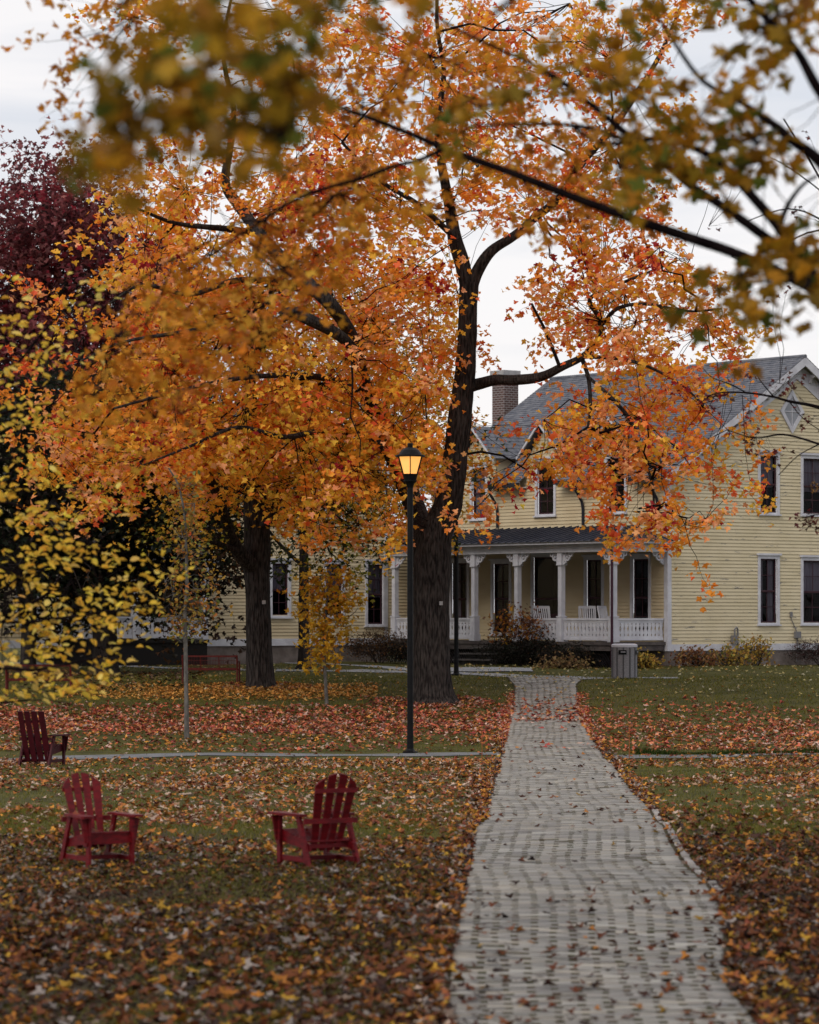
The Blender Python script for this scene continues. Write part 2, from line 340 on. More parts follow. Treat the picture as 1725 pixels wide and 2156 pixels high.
TM = {k: tmpl(k) for k in ('maple','maple5','oval','small')}
def leaves(name, pos, size, col, kind, parent, mat_=LEAF, up=.35, tip=None, flat=None):
    """pos (n,3); size (n,); col (n,3). up: bias of the leaf normal to the sky; tip: preferred tip direction"""
    n = len(pos); P, f1, f2 = TM[kind]; k = len(P)
    nr = rng.normal(size=(n,3)); nr /= np.linalg.norm(nr,axis=1)[:,None]; nr[:,2] = np.abs(nr[:,2])
    nr = nr + np.array([0,0,up]); nr /= np.linalg.norm(nr,axis=1)[:,None]
    if flat is not None: nr = nr*(1-flat)+np.array([0,0,1])*flat; nr /= np.linalg.norm(nr,axis=1)[:,None]
    td = rng.normal(size=(n,3)) + (np.array(tip) if tip is not None else np.array([0,0,-.8]))
    td -= nr*(td*nr).sum(1)[:,None]; td /= np.linalg.norm(td,axis=1)[:,None]+1e-9
    sd = np.cross(td, nr); curl = rng.uniform(-.6,1.8,size=(n,1))
    Vv = (pos[:,None,:] + size[:,None,None]*(sd[:,None,:]*P[None,:,0,None] + td[:,None,:]*P[None,:,1,None] + nr[:,None,:]*(P[None,:,2]*curl)[:,:,None]))
    base = (np.arange(n)*k)[:,None]; F = np.concatenate([base+np.array(f1)[None], base+np.array(f2)[None]],1).ravel()
    ln = np.tile([len(f1), len(f2)], n)
    return raw_mesh(name, Vv.reshape(-1,3), 0, F, mat_, parent, np.repeat(col,k,axis=0), lengths=ln)
def tubes(paths, rads, n):
    """paths (M,K,3), rads (M,K) -> V, F quads"""
    M_, K_, _ = paths.shape; d = np.gradient(paths, axis=1); d /= np.linalg.norm(d,axis=2)[:,:,None]+1e-9
    ref = np.where(np.abs(d[:,:,2:3])>.9, np.array([1.,0,0]), np.array([0,0,1.])); u = np.cross(d, ref); u /= np.linalg.norm(u,axis=2)[:,:,None]+1e-9; v = np.cross(d,u)
    a = 2*np.pi*np.arange(n)/n; V = paths[:,:,None,:]+rads[:,:,None,None]*(u[:,:,None,:]*np.cos(a)[None,None,:,None]+v[:,:,None,:]*np.sin(a)[None,None,:,None])
    b = (np.arange(M_)*K_*n)[:,None,None]+(np.arange(K_-1)*n)[None,:,None]; j = np.arange(n)[None,None,:]; j2 = (j+1)%n
    F = np.stack([b+j, b+j2, b+n+j2, b+n+j], -1)
    return V.reshape(-1,3), F.reshape(-1,4)
def curve_paths(A, B, K_, sag, jit):
    t = np.linspace(0,1,K_)[None,:,None]; P = A[:,None,:]*(1-t)+B[:,None,:]*t; L_ = np.linalg.norm(B-A,axis=1)[:,None,None]
    P[:,:,2] += (np.sin(np.pi*t[...,0])*sag*L_[...,0]); j = rng.normal(size=P.shape)*jit*L_; j[:,0]=0; j[:,-1]=0; return P+j
def catmull(pts, seg=6):
    P = [np.array(p,float) for p in pts]; P = [2*P[0]-P[1]]+P+[2*P[-1]-P[-2]]; out = []
    for i in range(1,len(P)-2):
        for s_ in range(seg):
            t = s_/seg; a,b,c,d = P[i-1:i+3]; out.append(.5*((2*b)+(c-a)*t+(2*a-5*b+4*c-d)*t*t+(-a+3*b-3*c+d)*t**3))
    out.append(P[-2]); return out
def limb(mb, pts, n=10, seg=5, wob=.05, furrow=0):
    """pts: (x,y,z,r)"""
    q = catmull(pts, seg); ph = random.uniform(0,9)
    def wf(i, a, p):
        v = wob*mn.noise(Vector((p.x*1.5+math.cos(a)*1.2, p.y*1.5+math.sin(a)*1.2, p.z*1.3+ph)))*1.6
        if furrow: v += furrow*(abs(mn.noise(Vector((math.cos(a)*6, math.sin(a)*6, p.z*1.1+ph))))*2-.5) + furrow*.7*mn.noise(Vector((math.cos(a)*15, math.sin(a)*15, p.z*3+ph)))
        return v
    mb.tube([p[:3] for p in q], [max(.003, p[3]) for p in q], n, wob=wf)
    return [p[:3] for p in q]
def px_limb(L_, D, ppm=None):
    """(px,py,width px[,dD]) -> (x,y,z,r)"""
    out = []
    for q in L_:
        d = D+(q[3] if len(q) > 3 else 0); p = at(q[0],q[1],d); out.append((p.x,p.y,p.z,q[2]/2*d/FP))
    return out
def smooth_noise(P, s, seed=0):
    x, y, z = P[:,0]*s+seed, P[:,1]*s, P[:,2]*s
    return (np.sin(x*1.3+np.sin(y*1.7+seed))+np.sin(y*1.1+np.sin(z*1.9))+np.sin(z*1.5+np.sin(x*2.1+seed*2)))/3
def centres(rows, y0, D, dspread, per, cell=75, x0=0, clump=.0):
    out = []
    for r, line in enumerate(rows):
        for c, ch in enumerate(line):
            v = 0 if ch in ' 0' else int(ch)
            k = rng.poisson(v*per)
            if not k: continue
            px = x0+(c+rng.uniform(-.15,1.15,k))*cell; py = y0+(r+rng.uniform(-.15,1.15,k))*cell
            d = D+np.clip(rng.normal(0,.45,k),-1,1)*dspread
            out.append(np.stack([(px-CX)/FP*d, d, HC-(py-YH)/FP*d],1))
    P = np.concatenate(out) if out else np.zeros((0,3))
    if clump: P = P[smooth_noise(P, 1.9, 3.) + rng.normal(0,.35,len(P)) > clump-1]
    return P
def crown(root, cen, nodes, palette, pal_w, size, nleaf, slen, spread, kind='maple', jitter=.12, hubn=11, bark=None, up=.35, droop=.25, name='crown', hub_r=.035, tw_r=.007, colfn=None, flat=None, mb_trunk=None, mat_=LEAF, dirb=None, tip=None, vert=1.):
    n = len(cen); nodes = np.array(nodes)
    hubs = cen[rng.choice(n, max(1,n//hubn), replace=False)]
    def nearest(A_, B_):
        o = np.empty(len(A_), int)
        for i in range(0, len(A_), 500): o[i:i+500] = np.argmin(((A_[i:i+500,None]-B_[None])**2).sum(2), 1)
        return o
    hn = nodes[nearest(hubs, nodes)]; hi = nearest(cen, hubs)
    sd = rng.normal(size=(n,3)); sd[:,2] = sd[:,2]*.5-droop
    out = cen-hubs[hi]; sd += out/(np.linalg.norm(out,axis=1)[:,None]+.2)*1.2
    if dirb is not None: sd += np.array(dirb)
    sd /= np.linalg.norm(sd,axis=1)[:,None]
    tipv = cen+sd*slen
    P1 = curve_paths(hn, hubs, 7, .04, .03); r1 = np.linspace(1,.32,7)[None]*(hub_r*np.clip(np.linalg.norm(hubs-hn,axis=1)/3,.35,1.3))[:,None]
    P2 = curve_paths(hubs[hi]+0, cen, 4, -.03, .03); r2 = np.tile(np.linspace(1.9,1,4)*tw_r,(n,1))
    P3 = curve_paths(cen, tipv, 4, .05, .02); r3 = np.tile(np.linspace(1,.35,4)*tw_r,(n,1))
    Vs=[];Fs=[];o=0
    for P_, r_, k in ((P1,r1,5),(P2,r2,3),(P3,r3,3)):
        v_, f_ = tubes(P_, r_, k); Vs.append(v_); Fs.append(f_+o); o += len(v_)
    raw_mesh('branches', np.concatenate(Vs), 4, np.concatenate(Fs), bark, root)
    m = nleaf; t = rng.uniform(0,1.05,(n,m,1)); pos = cen[:,None,:]*(1-t)+tipv[:,None,:]*t
    jv = rng.normal(size=(n,m,3))*spread*np.array([1,1,vert]); pos = (pos+jv).reshape(-1,3)
    pal = np.array(palette); 
    if colfn is None: w0 = np.tile(np.array(pal_w,float),(n,1))
    else: w0 = colfn(cen)
    w0 = w0/w0.sum(1)[:,None]; cs = np.cumsum(w0,1); pick = (rng.random((n,1)) > cs).sum(1).clip(0,len(pal)-1)
    pick2 = (rng.random((n,m,1)) > cs[:,None,:]).sum(2).clip(0,len(pal)-1)
    mixm = rng.random((n,m,1)) < .6
    col = np.where(mixm, pal[pick][:,None,:], pal[pick2]); col = col*rng.uniform(1-jitter*2.2,1+jitter*1.4,(n,m,1))*(1+rng.normal(0,.05,(n,m,3)))
    sz = size*rng.uniform(.65,1.2,n*m)
    return leaves(name, pos, sz, np.clip(col.reshape(-1,3),.004,.95), kind, root, mat_, up, flat=flat, tip=tip)

ORANGE=(.97,.34,.045); GOLD=(.97,.51,.06); REDO=(.88,.16,.05); SALM=(.97,.43,.18); DRED=(.36,.025,.03); YELL=(.80,.50,.06); LIME=(.38,.36,.05)
# ---------------- the big orange maple ----------------
bD = on_ground(912,1480); DA = bD.y
mA = thing('maple_tree', 'huge orange maple with a thick forked trunk behind the lit lamp', 'tree', bD)
tb = MB(); nodes = []
T = [(914,1494,132),(913,1484,108),(911,1463,88),(909,1420,79),(908,1330,77),(908,1240,78),(910,1180,80),(914,1135,76),(932,1090,62),(944,1060,58),(957,980,52),(966,900,50),(974,840,46),(980,780,43),(984,700,40),(986,640,40),(988,595,40)]
tl = px_limb(T, DA)
nodes += limb(tb, tl, 56, 8, .05, .055)[60:]
for Lm in ([(985,610,30),(975,560,32),(958,500,30),(948,440,24),(938,390,20,-1),(928,330,18,-1),(922,250,15,-2),(935,150,11,-2),(920,40,8,-3),(930,-150,5,-3)],
           [(992,610,26),(1006,570,25),(1035,528,22),(1085,495,20,.5),(1130,455,18,1),(1180,415,16,1),(1225,345,15,2),(1290,270,14,2),(1345,190,12,3),(1390,115,10,3),(1440,0,7,3),(1480,-120,4,4)],
           [(900,1190,60),(888,1110,50,1),(858,1030,42,2),(830,965,38,2),(800,900,36,2),(778,840,30,1),(758,775,29,-1),(738,705,29,-4),(700,645,29,-6),(640,588,28,-6),(590,540,27,-5),(545,490,25,-4),(505,435,25,-1),(475,385,20,-1),(485,310,15,-1),(492,230,12,-1),(470,100,9,-2),(500,-60,5,-2)],
           [(748,738,20,-5),(722,712,23,-5.5),(690,692,24,-6),(650,672,26,-6.5),(618,657,27,-6.5),(592,668,25,-6.5)],
           [(984,815,26),(1008,808,24),(1045,800,22,-.5),(1090,800,22,-1),(1140,793,20,-1.5),(1185,772,18,-2),(1228,750,15,-2),(1262,715,12,-2),(1262,670,11,-2),(1242,630,9,-2.5),(1300,600,7,-3),(1400,560,5,-3)],
           [(1225,752,10,-2),(1240,800,9,-2),(1243,860,7,-2),(1238,900,5,-2)],
           [(1262,690,9,-2),(1300,650,8,-3),(1360,640,7,-3),(1450,655,5,-4),(1520,650,4,-4)],
           [(1235,790,7,-2),(1290,840,8,-3),(1330,890,8,-3),(1345,950,7,-3),(1372,1010,6,-3.5),(1378,1080,4,-3.5)],
           [(1180,775,8,-2),(1150,700,7,-3),(1120,640,5,-4)],
           [(1228,750,9,-2),(1330,760,7,-3),(1420,800,5,-3),(1480,850,4,-3)],
           [(830,965,22,2),(770,920,18,0),(690,905,14,-2),(600,920,11,-4),(500,900,9,-5),(400,940,6,-6),(300,980,4,-6)],
           [(700,635,20,3),(610,600,17,0),(500,590,13,-3),(400,620,10,-5),(300,600,7,-6),(230,640,5,-6)],
           [(545,490,16,0),(460,480,13,-2),(370,470,9,-3),(290,440,6,-4)],
           [(640,585,16,2),(560,640,14,-2),(470,680,11,-4),(380,700,9,-6),(260,720,6,-6),(170,760,4,-6)],
           [(958,500,14,0),(880,430,11,-3),(800,380,8,-4),(720,300,6,-5)],
           [(778,840,18,3),(700,800,15,0),(600,790,12,-3),(480,800,9,-5),(350,830,7,-6),(240,860,5,-6)]):
    nodes += limb(tb, px_limb(Lm, DA), 12, 5, .07, .02)
tb.build('trunk', BARK, mA, world=True, smooth=False)
rowsA = ["00012223444544444321000", "00011223444544432221000", "00001112345554432221000", "00000123456655433221000", "00012356455565432210000", "00046676666533355321000", "00367777766651156441000", "00268888887642245664100", "01378888888861028766300", "01578888888851026666300", "12688888888840014776400", "13788888888861036776300", "15788888888761147766200", "13666556777863123444200", "00000000145652000247100", "00000000000000000001000"]
cA = centres(rowsA, 0, DA-1.5, 6.0, 2.5, clump=.42)
low = (cA[:,2] < HC+(1290-1090)/FP*DA) & (cA[:,0] > (955-CX)/FP*DA) & (cA[:,0] < (1060-CX)/FP*DA); cA = cA[~low]
def seg_clear(c, line, wd):
    px = c[:,0]/c[:,1]*FP+CX; py = YH-(c[:,2]-HC)/c[:,1]*FP; k = np.ones(len(c),bool)
    for (x0,y0),(x1,y1) in zip(line[:-1],line[1:]):
        t = np.clip(((px-x0)*(x1-x0)+(py-y0)*(y1-y0))/((x1-x0)**2+(y1-y0)**2),0,1); k &= np.hypot(px-x0-t*(x1-x0),py-y0-t*(y1-y0)) > wd
    return k
front = cA[:,1] < DA+1.5
keep = seg_clear(cA,[(908,1400),(910,1180),(925,1150)],75) & seg_clear(cA,[(950,1030),(968,900),(985,640),(960,480),(935,390)],46) & seg_clear(cA,[(990,600),(1080,500),(1180,420)],24) & seg_clear(cA,[(545,490),(640,585),(720,660)],36) & seg_clear(cA,[(592,668),(650,668),(722,712)],30) & seg_clear(cA,[(1000,808),(1120,795),(1225,750)],40) & seg_clear(cA,[(546,1440),(541,1110)],60)
cA = cA[keep | ~front]
hole = (smooth_noise(cA,1.25,9.) + rng.normal(0,.16,len(cA)) > -.20); cA = cA[hole]
def colA(c):
    px = c[:,0]/c[:,1]*FP+CX; py = YH-(c[:,2]-HC)/c[:,1]*FP
    gold = np.clip(1-np.hypot((px-600)/330,(py-900)/330),0,1)*1.6 + np.clip(1-abs(py-1000)/260,0,1)*.5*(px<980) + .5*(px<480)*(py<560)
    red = np.clip((px-1000)/500,0,1)*np.clip((py-650)/300,0,1)*.45+.25*np.clip((420-px)/300,0,1)*(py>600)
    nzc = smooth_noise(c,.8,1.)
    return np.stack([1.25+0*px, 
        .75+gold+.5*nzc.clip(0), .26+red+.25*(-nzc).clip(0), .95+0*px, .09+.12*red, .15+.5*gold],1)
crown(mA, cA, nodes, [ORANGE,GOLD,REDO,SALM,DRED,YELL], None, .165, 30, .85, .15, 'maple', .13, bark=BARKF, colfn=colA, droop=.45, hub_r=.028, tw_r=.006)
tg = MB(); p = at(929,1270,DA-.55); tg.box((p.x-.045,p.y-.02,p.z-.05),(p.x+.045,p.y,p.z+.05)); tg.build('tag', CONC, mA, world=True)

# ---------------- the second maple, gold, behind ----------------
bB = on_ground(547,1446); DB = bB.y
mB = thing('maple_tree', 'golden maple with a straight dark trunk standing just left of the small yellow sapling', 'tree', bB)
tb = MB(); nodes = []
nodes += limb(tb, px_limb([(549,1454,78),(549,1446,68),(548,1425,60),(546,1370,55),(544,1290,52),(542,1220,54),(541,1175,58),(541,1130,56),(541,1080,54),(535,1000,44),(528,900,36),(524,820,32),(526,760,26),(530,680,18),(520,600,12)], DB), 44, 7, .05, .05)[40:]
for Lm in ([(545,1205,34),(515,1175,32,-.5),(490,1140,28,-1),(470,1080,24,-2),(440,1000,18,-3),(400,900,13,-4),(350,830,8,-5)],
           [(545,1120,30),(580,1060,26,1),(610,980,20,1),(640,880,16,1),(660,760,10,1),(700,680,7,1)],
           [(526,770,22),(545,735,22),(562,708,18),(545,728,17,-1),(510,740,15,-1),(470,733,12,-2)],
           [(535,960,22),(460,900,16,-1),(360,820,12,-3),(290,860,7,-4)],[(535,1000,20),(640,940,13,2),(730,900,9,3),(800,880,6,3)],
           [(541,1110,18),(620,1080,13,-2),(700,1060,8,-3)],[(500,1160,15,-1),(440,1140,9,-2),(390,1150,5,-3)]):
    nodes += limb(tb, px_limb(Lm, DB), 10, 5, .07, .02)
tb.build('trunk', BARK, mB, world=True)
rowsB = ["000003555430","000005777753","000047888875","001367888886","002577888887","003688888876","003677788865","000355577540","000011124300","000000001000"]
cB = centres(rowsB, 520, DB+.5, 5., 2.4, x0=60, clump=.35)
cB = cB[seg_clear(cB,[(546,1440),(541,1110)],55) | (cB[:,1] > DB+.6)]
def colB(c):
    py = YH-(c[:,2]-HC)/c[:,1]*FP; l_ = np.clip((py-1030)/100,0,1)
    return np.stack([.5*(1-l_)+.05, 1.2*(1-.6*l_), .1+0*py, 1.0*(1-.5*l_), .1+1.2*l_, 2.2*l_],1)
crown(mB, cB, nodes, [ORANGE,GOLD,REDO,YELL,LIME,(.035,.05,.014)], None, .13, 22, 1.0, .21, 'maple5', .14, bark=BARKF, colfn=colB, droop=.3)
tg = MB(); p = at(556,1268,DB-.42); tg.box((p.x-.05,p.y-.02,p.z-.05),(p.x+.05,p.y,p.z+.05)); tg.build('tag', CONC, mB, world=True)

# ---------------- dark trees on the left ----------------
def quick_tree(label, px, py, wbase, lean, rows, y0, x0, pal, pw, size, nleaf, per, dD, ds, kind='maple5', top=700, group=None, name='broadleaf_tree', clump=.2, bark=BARKD, slen=1.1, spread=.26, nl=4, D=None):
    b = on_ground(px, py) if D is None else Vector(((px-CX)/FP*D, D, 1.0)); D_ = b.y
    pyb = YH-FP*(b.z-HC)/D_
    r = thing(name, label, 'tree', b, group=group); m = MB(); nd = []
    nd += limb(m, px_limb([(px,pyb+6,wbase*2.0),(px,pyb-3,wbase*1.5),(px,pyb-22,wbase*1.1),(px+lean*.2,pyb-120,wbase),(px+lean*.5,(pyb+top)/2,wbase*.8),(px+lean,top+60,wbase*.4),(px+lean,top,wbase*.15)], D_), 26, 6, .05, .05)[14:]
    for k in range(nl):
        h = pyb-(pyb-top)*(.35+.5*k/nl); s_ = 1 if k%2 else -1; a = random.uniform(70,150)
        nd += limb(m, px_limb([(px+lean*.5,h,wbase*.4),(px+lean*.5+s_*a*.5,h-60,wbase*.3,random.uniform(-2,2)),(px+lean*.5+s_*a,h-150,wbase*.12,random.uniform(-3,3))], D_), 8, 4, .06)
    m.build('trunk', bark, r, world=True)
    c_ = centres(rows, y0, D_+dD, ds, per, x0=x0, clump=clump)
    crown(r, c_, nd, pal, pw, size, nleaf, slen, spread, kind, .2, bark=BARKD, hub_r=.05)
    return r
PURP=[(.20,.05,.055),(.30,.09,.09),(.11,.03,.035),(.38,.15,.15),(.28,.03,.045)]
BRN=[(.035,.020,.016),(.07,.035,.018),(.02,.02,.013),(.16,.07,.02)]
quick_tree('dark trunked tree with sparse brown leaves, left of the far wire bench', 222, 1420, 50, -12,
    ["0112210","1234320","2345431","2455541","1345541","0134432","0012221"], 780, 0, BRN, [3,2,3,1], .17, 26, 3.2, 0, 3, top=760)
quick_tree('tall purple red maple rising highest behind the others at the left edge', 95, 0, 40, 0,
    ["0243200","1688720","3788881","5888883","7888883","7888883","7888872","6888862","4777740","2566530"], 335, -120, PURP, [4,3,3,1.3,1], .24, 30, 3.4, 0, 5, top=400, D=131, name='maple_tree', slen=1.2, spread=.3)
quick_tree('dense dark evergreen tree behind the brown leaved tree, by the far porch', 60, 0, 30, 10,
    ["03554310","05776641","25777752","36777754","36777754","14544421","00121000"], 800, -120, [(.012,.02,.012),(.025,.03,.015),(.02,.015,.014)], [3,2,2], .19, 28, 3.4, 0, 3, top=800, D=97, slen=1.1, spread=.3)
quick_tree('dark green maple just behind the golden maple, against the house wall', 640, 0, 22, 0,
    ["0002444300","0024566541","0035666651","0135544420","0023332200","0000111000"], 760, 250, [(.018,.03,.010),(.03,.045,.014),(.06,.06,.015)], [3,3,1], .16, 22, 1.9, 0, 2, top=800, D=101, slen=1., spread=.25)

# ---------------- young trees ----------------
def sapling(name, label, base, line, rows, y0, x0, cell, pal, pw, size, kind, nleaf, per, ds, stake=False, slen=.25, spread=.09, bark=BARKY, dirb=(0,0,.3), tip=None):
    r = thing(name, label, 'tree', base); m = MB(); nd = limb(m, px_limb(line, base.y), 10, 5, .05)
    m.build('trunk', bark, r, world=True)
    c_ = centres(rows, y0, base.y, ds, per, cell=cell, x0=x0)
    crown(r, c_, nd[4:], pal, pw, size, nleaf, slen, spread, kind, .15, hubn=5, bark=BARKY, hub_r=.012, tw_r=.004, dirb=dirb, droop=0, tip=tip)
    return r
b = on_ground(394,1556)
sapling('sapling', 'tall thin sapling with sparse browning leaves and a long bare grey stem', b,
    [(394,1556,12),(393,1500,10),(392,1430,9),(391,1350,9),(390,1290,8),(394,1230,8),(392,1150,6),(388,1080,5),(375,1020,4),(355,985,3)],
    ["000220000","000330000","000330000","000340000","000341000","001341000","001430000","001443000","001453000","001354100","002344210","002354300","012344210","012343200","001343100","001332000","001000000"], 1000, 300, 22,
    [(.42,.25,.045),(.30,.14,.035),(.40,.30,.06),(.22,.24,.07),(.45,.16,.04)], [3,2,2,1.2,1], .115, 'oval', 4, 1.25, .6, slen=.22, spread=.07)
for (px,py) in ((345,1005),(352,1025),(362,1045),(340,1015),(366,1070),(372,1090)):
    pass
b = on_ground(687,1482)
sapling('sapling', 'small sapling full of golden yellow leaves on the lawn between two big trunks', b,
    [(688,1482,8),(686,1440,7),(683,1390,7),(684,1330,6),(688,1270,5),(690,1215,3)],
    ["0001110","0122221","0232231","1343432","1243321","0243320","0142220","0143310","0243200","0242200","0011000"], 1195, 618, 20,
    [(.62,.36,.03),(.72,.42,.04),(.50,.34,.05),(.60,.24,.03)], [3,3,1.2,1.2], .14, 'maple5', 5, 1.9, .4)
gp = on_ground(1605,1395); b = Vector((gp.x, gp.y, gp.z))
sapling('sapling', 'spindly twig sapling with a few orange leaves before the lower left gable window', b,
    [(1605,1398,4),(1606,1350,3),(1605,1300,2),(1607,1270,1.5)], ["02100","03300","12200","21210","10100"], 1225, 1555, 24, [(.60,.16,.03),(.45,.12,.03)], [2,1], .13, 'maple5', 2, .35, .2)

# yellow beech at the left edge, its trunk out of frame
DBe = 30.
rb_ = thing('beech_tree', 'yellow beech reaching in from the left edge with oval leaves in flat sprays', 'tree', (at(-330,0,DBe).x, DBe, float(gz(at(-330,0,DBe).x,DBe))))
tb = MB(); nodes = []
zb = rb_.location.z; xb = rb_.location.x
nodes += limb(tb, [(xb,DBe,zb,.12),(xb,DBe,zb+.4,.09),(xb+.05,DBe,zb+2,.075),(xb+.1,DBe+.1,zb+4,.05),(xb+.1,DBe+.1,zb+6.5,.02)], 14, 6, .05, .03)[8:]
for Lm in ([(-320,1500,14),(-180,1440,11,-.2),(0,1408,8,-.3),(68,1411,6,-.3),(190,1388,4,-.4),(265,1375,2,-.4)],
           [(-320,1560,10),(-150,1490,7,.2),(0,1479,5,.2),(90,1474,3,.2),(160,1484,2,.2)],
           [(-320,1330,14),(-120,1290,12,.3),(20,1300,8,.3),(60,1275,7,.3),(110,1240,6,.4),(140,1180,4,.5),(190,1120,3,.6)],
           [(-120,1290,12,.3),(30,1310,6,0),(140,1300,6,-.2),(250,1285,4,-.4),(340,1275,3,-.5),(405,1290,2,-.5)],
           [(-300,1250,12),(-100,1180,9,-.4),(40,1210,6,-.6),(72,1270,4,-.6)],
           [(-300,1180,12),(-120,1060,9,.2),(20,1060,6,.2),(100,1090,4,.2),(180,1080,2,.2)],
           [(-300,1000,12),(-120,860,9,0),(20,780,7,.2),(90,700,5,.2),(150,640,3,.2)],
           [(-250,950,9),(-80,900,7,-.3),(40,860,5,-.4),(120,850,3,-.5)],
           [(-250,1130,9),(-60,990,6,-.3),(40,960,4,-.3),(80,930,2,-.3)]):
    nodes += limb(tb, px_limb(Lm, DBe), 8, 5, .05)
tb.build('trunk', BARKF, rb_, world=True)
rowsE = ["000000140000000","002210330000000","024431352000000","035443300000000","035543100000000","035543100000000","024431000000000","034432000000000","034432000000000","023310000000000","001200000000000","022100000000000",
 "045421000000000","045543110000000","034544421000000","035555441000000","034544531000000","024555542100000","034566554332200","034555544343310","045554433323300","045553332200000","034444332200000","035554443300000","013444443200000","023555421000000","001222210000000","000000000000000"]
cE = centres(rowsE, 588, DBe, 1.4, .31, cell=33, x0=-60)
crown(rb_, cE, nodes, [(.95,.62,.08),(.92,.53,.06),(.95,.68,.18),(.66,.42,.05)], [4,2,2,.7], .088, 6, .28, .075, 'oval', .12, hubn=14, bark=BARKF, hub_r=.007, tw_r=.0022, up=.7, droop=.05, dirb=(.5,0,-.1), tip=(.8,0,-.5), vert=.5)

# the foreground maple overhead: trunk out of frame at the right, limbs crossing the top of the view
DF = 19.
tx_ = 5.0; tzf = float(gz(tx_,DF))
mF = thing('maple_tree', 'near overhanging maple whose dark limbs cross the sky with blurred olive leaves', 'tree', (tx_,DF,tzf))
tb = MB(); nodes = []
limb(tb, [(tx_,DF,tzf-.05,.42),(tx_,DF,tzf+.3,.32),(tx_-.05,DF,tzf+1.6,.27),(tx_-.1,DF,tzf+3.2,.26),(tx_-.1,DF+.1,tzf+5,.20),(tx_,DF,tzf+8,.15),(tx_-.3,DF,tzf+11,.08)], 28, 7, .05, .05)
st = (tx_-.08,DF,tzf+3.0,.10)
for Lm, dd, sr in (([(1900,700,26,-.5),(1760,630,24,-.5),(1640,572,18),(1540,530,17),(1450,500,17),(1330,460,16),(1200,412,14),(1080,365,13),(960,322,12),(860,280,9),(770,245,8),(680,215,6),(600,192,5),(520,200,3)],0,1),
           ([(930,316,8),(880,338,7),(830,350,7),(760,376,7),(690,395,6),(620,422,6),(545,470,5),(480,510,4),(390,572,3)],1,0),
           ([(560,465,5),(500,470,4),(420,520,3),(340,560,3),(280,600,2)],2,0),
           ([(1760,640,22,-.5),(1680,540,20),(1640,478,18),(1590,420,16),(1545,370,16),(1490,325,12),(1400,292,10),(1330,296,9),(1240,270,8),(1180,262,6),(1090,262,5),(985,265,4)],-1,0),
           ([(1700,560,20),(1620,505,16),(1530,440,15),(1440,380,14),(1380,320,12),(1320,282,12),(1270,240,10),(1180,170,9),(1110,130,6),(1060,108,6),(960,60,5),(900,20,4)],-1,0),
           ([(1900,560,28,0),(1790,420,24),(1725,338,20),(1660,290,16),(1640,270,14),(1560,215,10),(1480,170,8),(1420,90,7),(1380,30,5),(1300,-60,4)],-2,1),
           ([(1900,420,24),(1790,270,22),(1725,190,18),(1680,110,15),(1625,50,14),(1580,0,12),(1500,-80,10),(1380,-180,7)],-3,1),
           ([(1640,480,10),(1660,430,8),(1690,390,6),(1720,370,5)],-1,0),([(1480,330,7),(1560,300,6),(1640,270,5)],-1,0),
           ([(1200,262,6),(1260,300,7),(1330,300,8)],-.8,0)):
    P = [(x_,y_,z_,r_*1.35) for x_,y_,z_,r_ in px_limb(Lm, DF+dd)]
    if sr: P = [st]+P
    nodes += limb(tb, P, 9, 5, .05)
# limb high over the camera that carries the nearest leaves at the upper left
nodes += limb(tb, [(tx_-.1,DF,tzf+4.5,.12),(4.0,16,6.6,.09),(2.6,13,6.6,.07),(1.2,11.,6.3,.05),(.2,10.,5.7,.035),(-.4,9.8,5.0,.02),(-.9,9.8,4.6,.01)], 9, 6, .05)
nodes += limb(tb, [(1.2,11.,6.3,.04),(.9,11,5.6,.03),(.6,11.2,5.1,.02),(.3,11.5,4.9,.01)], 8, 5, .05)
for q in ([(tx_,DF,tzf+6,.1),(2.5,21,8.6,.07),(-.5,23,9.8,.04),(-4,25,10.3,.02)],[(tx_,DF,tzf+6.5,.1),(6.5,23,9.5,.07),(8,27,11,.04),(9,31,11.5,.02)],
          [(tx_,DF,tzf+5.6,.1),(3.4,24,9.6,.07),(2.5,29,11,.04),(1.5,34,12,.02)],[(tx_,DF,tzf+5,.1),(3,15,8,.07),(0,12,9,.04),(-3,10,9,.02)],
          [(tx_,DF,tzf+5,.1),(7.5,17,8,.07),(9.5,14,9,.03)]):
    nodes += limb(tb, q, 8, 6, .06)
tb.build('trunk', BARKF, mF, world=True)
OL=[(.32,.19,.018),(.44,.235,.02),(.13,.14,.02),(.58,.27,.02),(.24,.11,.012)]; BR=[(.62,.22,.02),(.72,.30,.03),(.40,.12,.015),(.75,.38,.05)]
n1 = ["000000004677776653300", "000000026788881000000", "000000247888881000000", "000003778888881000000", "000015788888870000000", "000047886377630000000", "000278861037400000000", "000477500000000000000", "000037200000000000000"]
cN = centres(n1, -12, 9.7, .8, .21, cell=46, x0=0)
crown(mF, cN, nodes, OL, [4,3.2,2.4,1.0,1.], .085, 5, .08, .04, 'maple', .15, hubn=12, bark=BARKF, hub_r=.010, tw_r=.0022, up=.3, name='near_leaves')
n2 = ["0000000000000000000233330345567", "0000000000000000023443202234566", "0000000000000002466555300122345", "0000000000001245665554210344211", "0000000000014565443223443665310", "0000000000024653100001355677520", "0000000000024310000013566677630", "0000000000013000000025666666410", "0000000000000000000023665443000", "0000000000000000000002520010000", "0000000000000000000000000000146", "0000000000000000000000000001367", "0000000000000000000000000025677", "0000000000000000000000000156654", "0000000000000000000000000255641", "0000000000000000000000000054210", "0000000000000000000000000042000"]
cM = centres(n2, -20, 16.5, 1.2, .34, cell=46, x0=320, clump=.75)
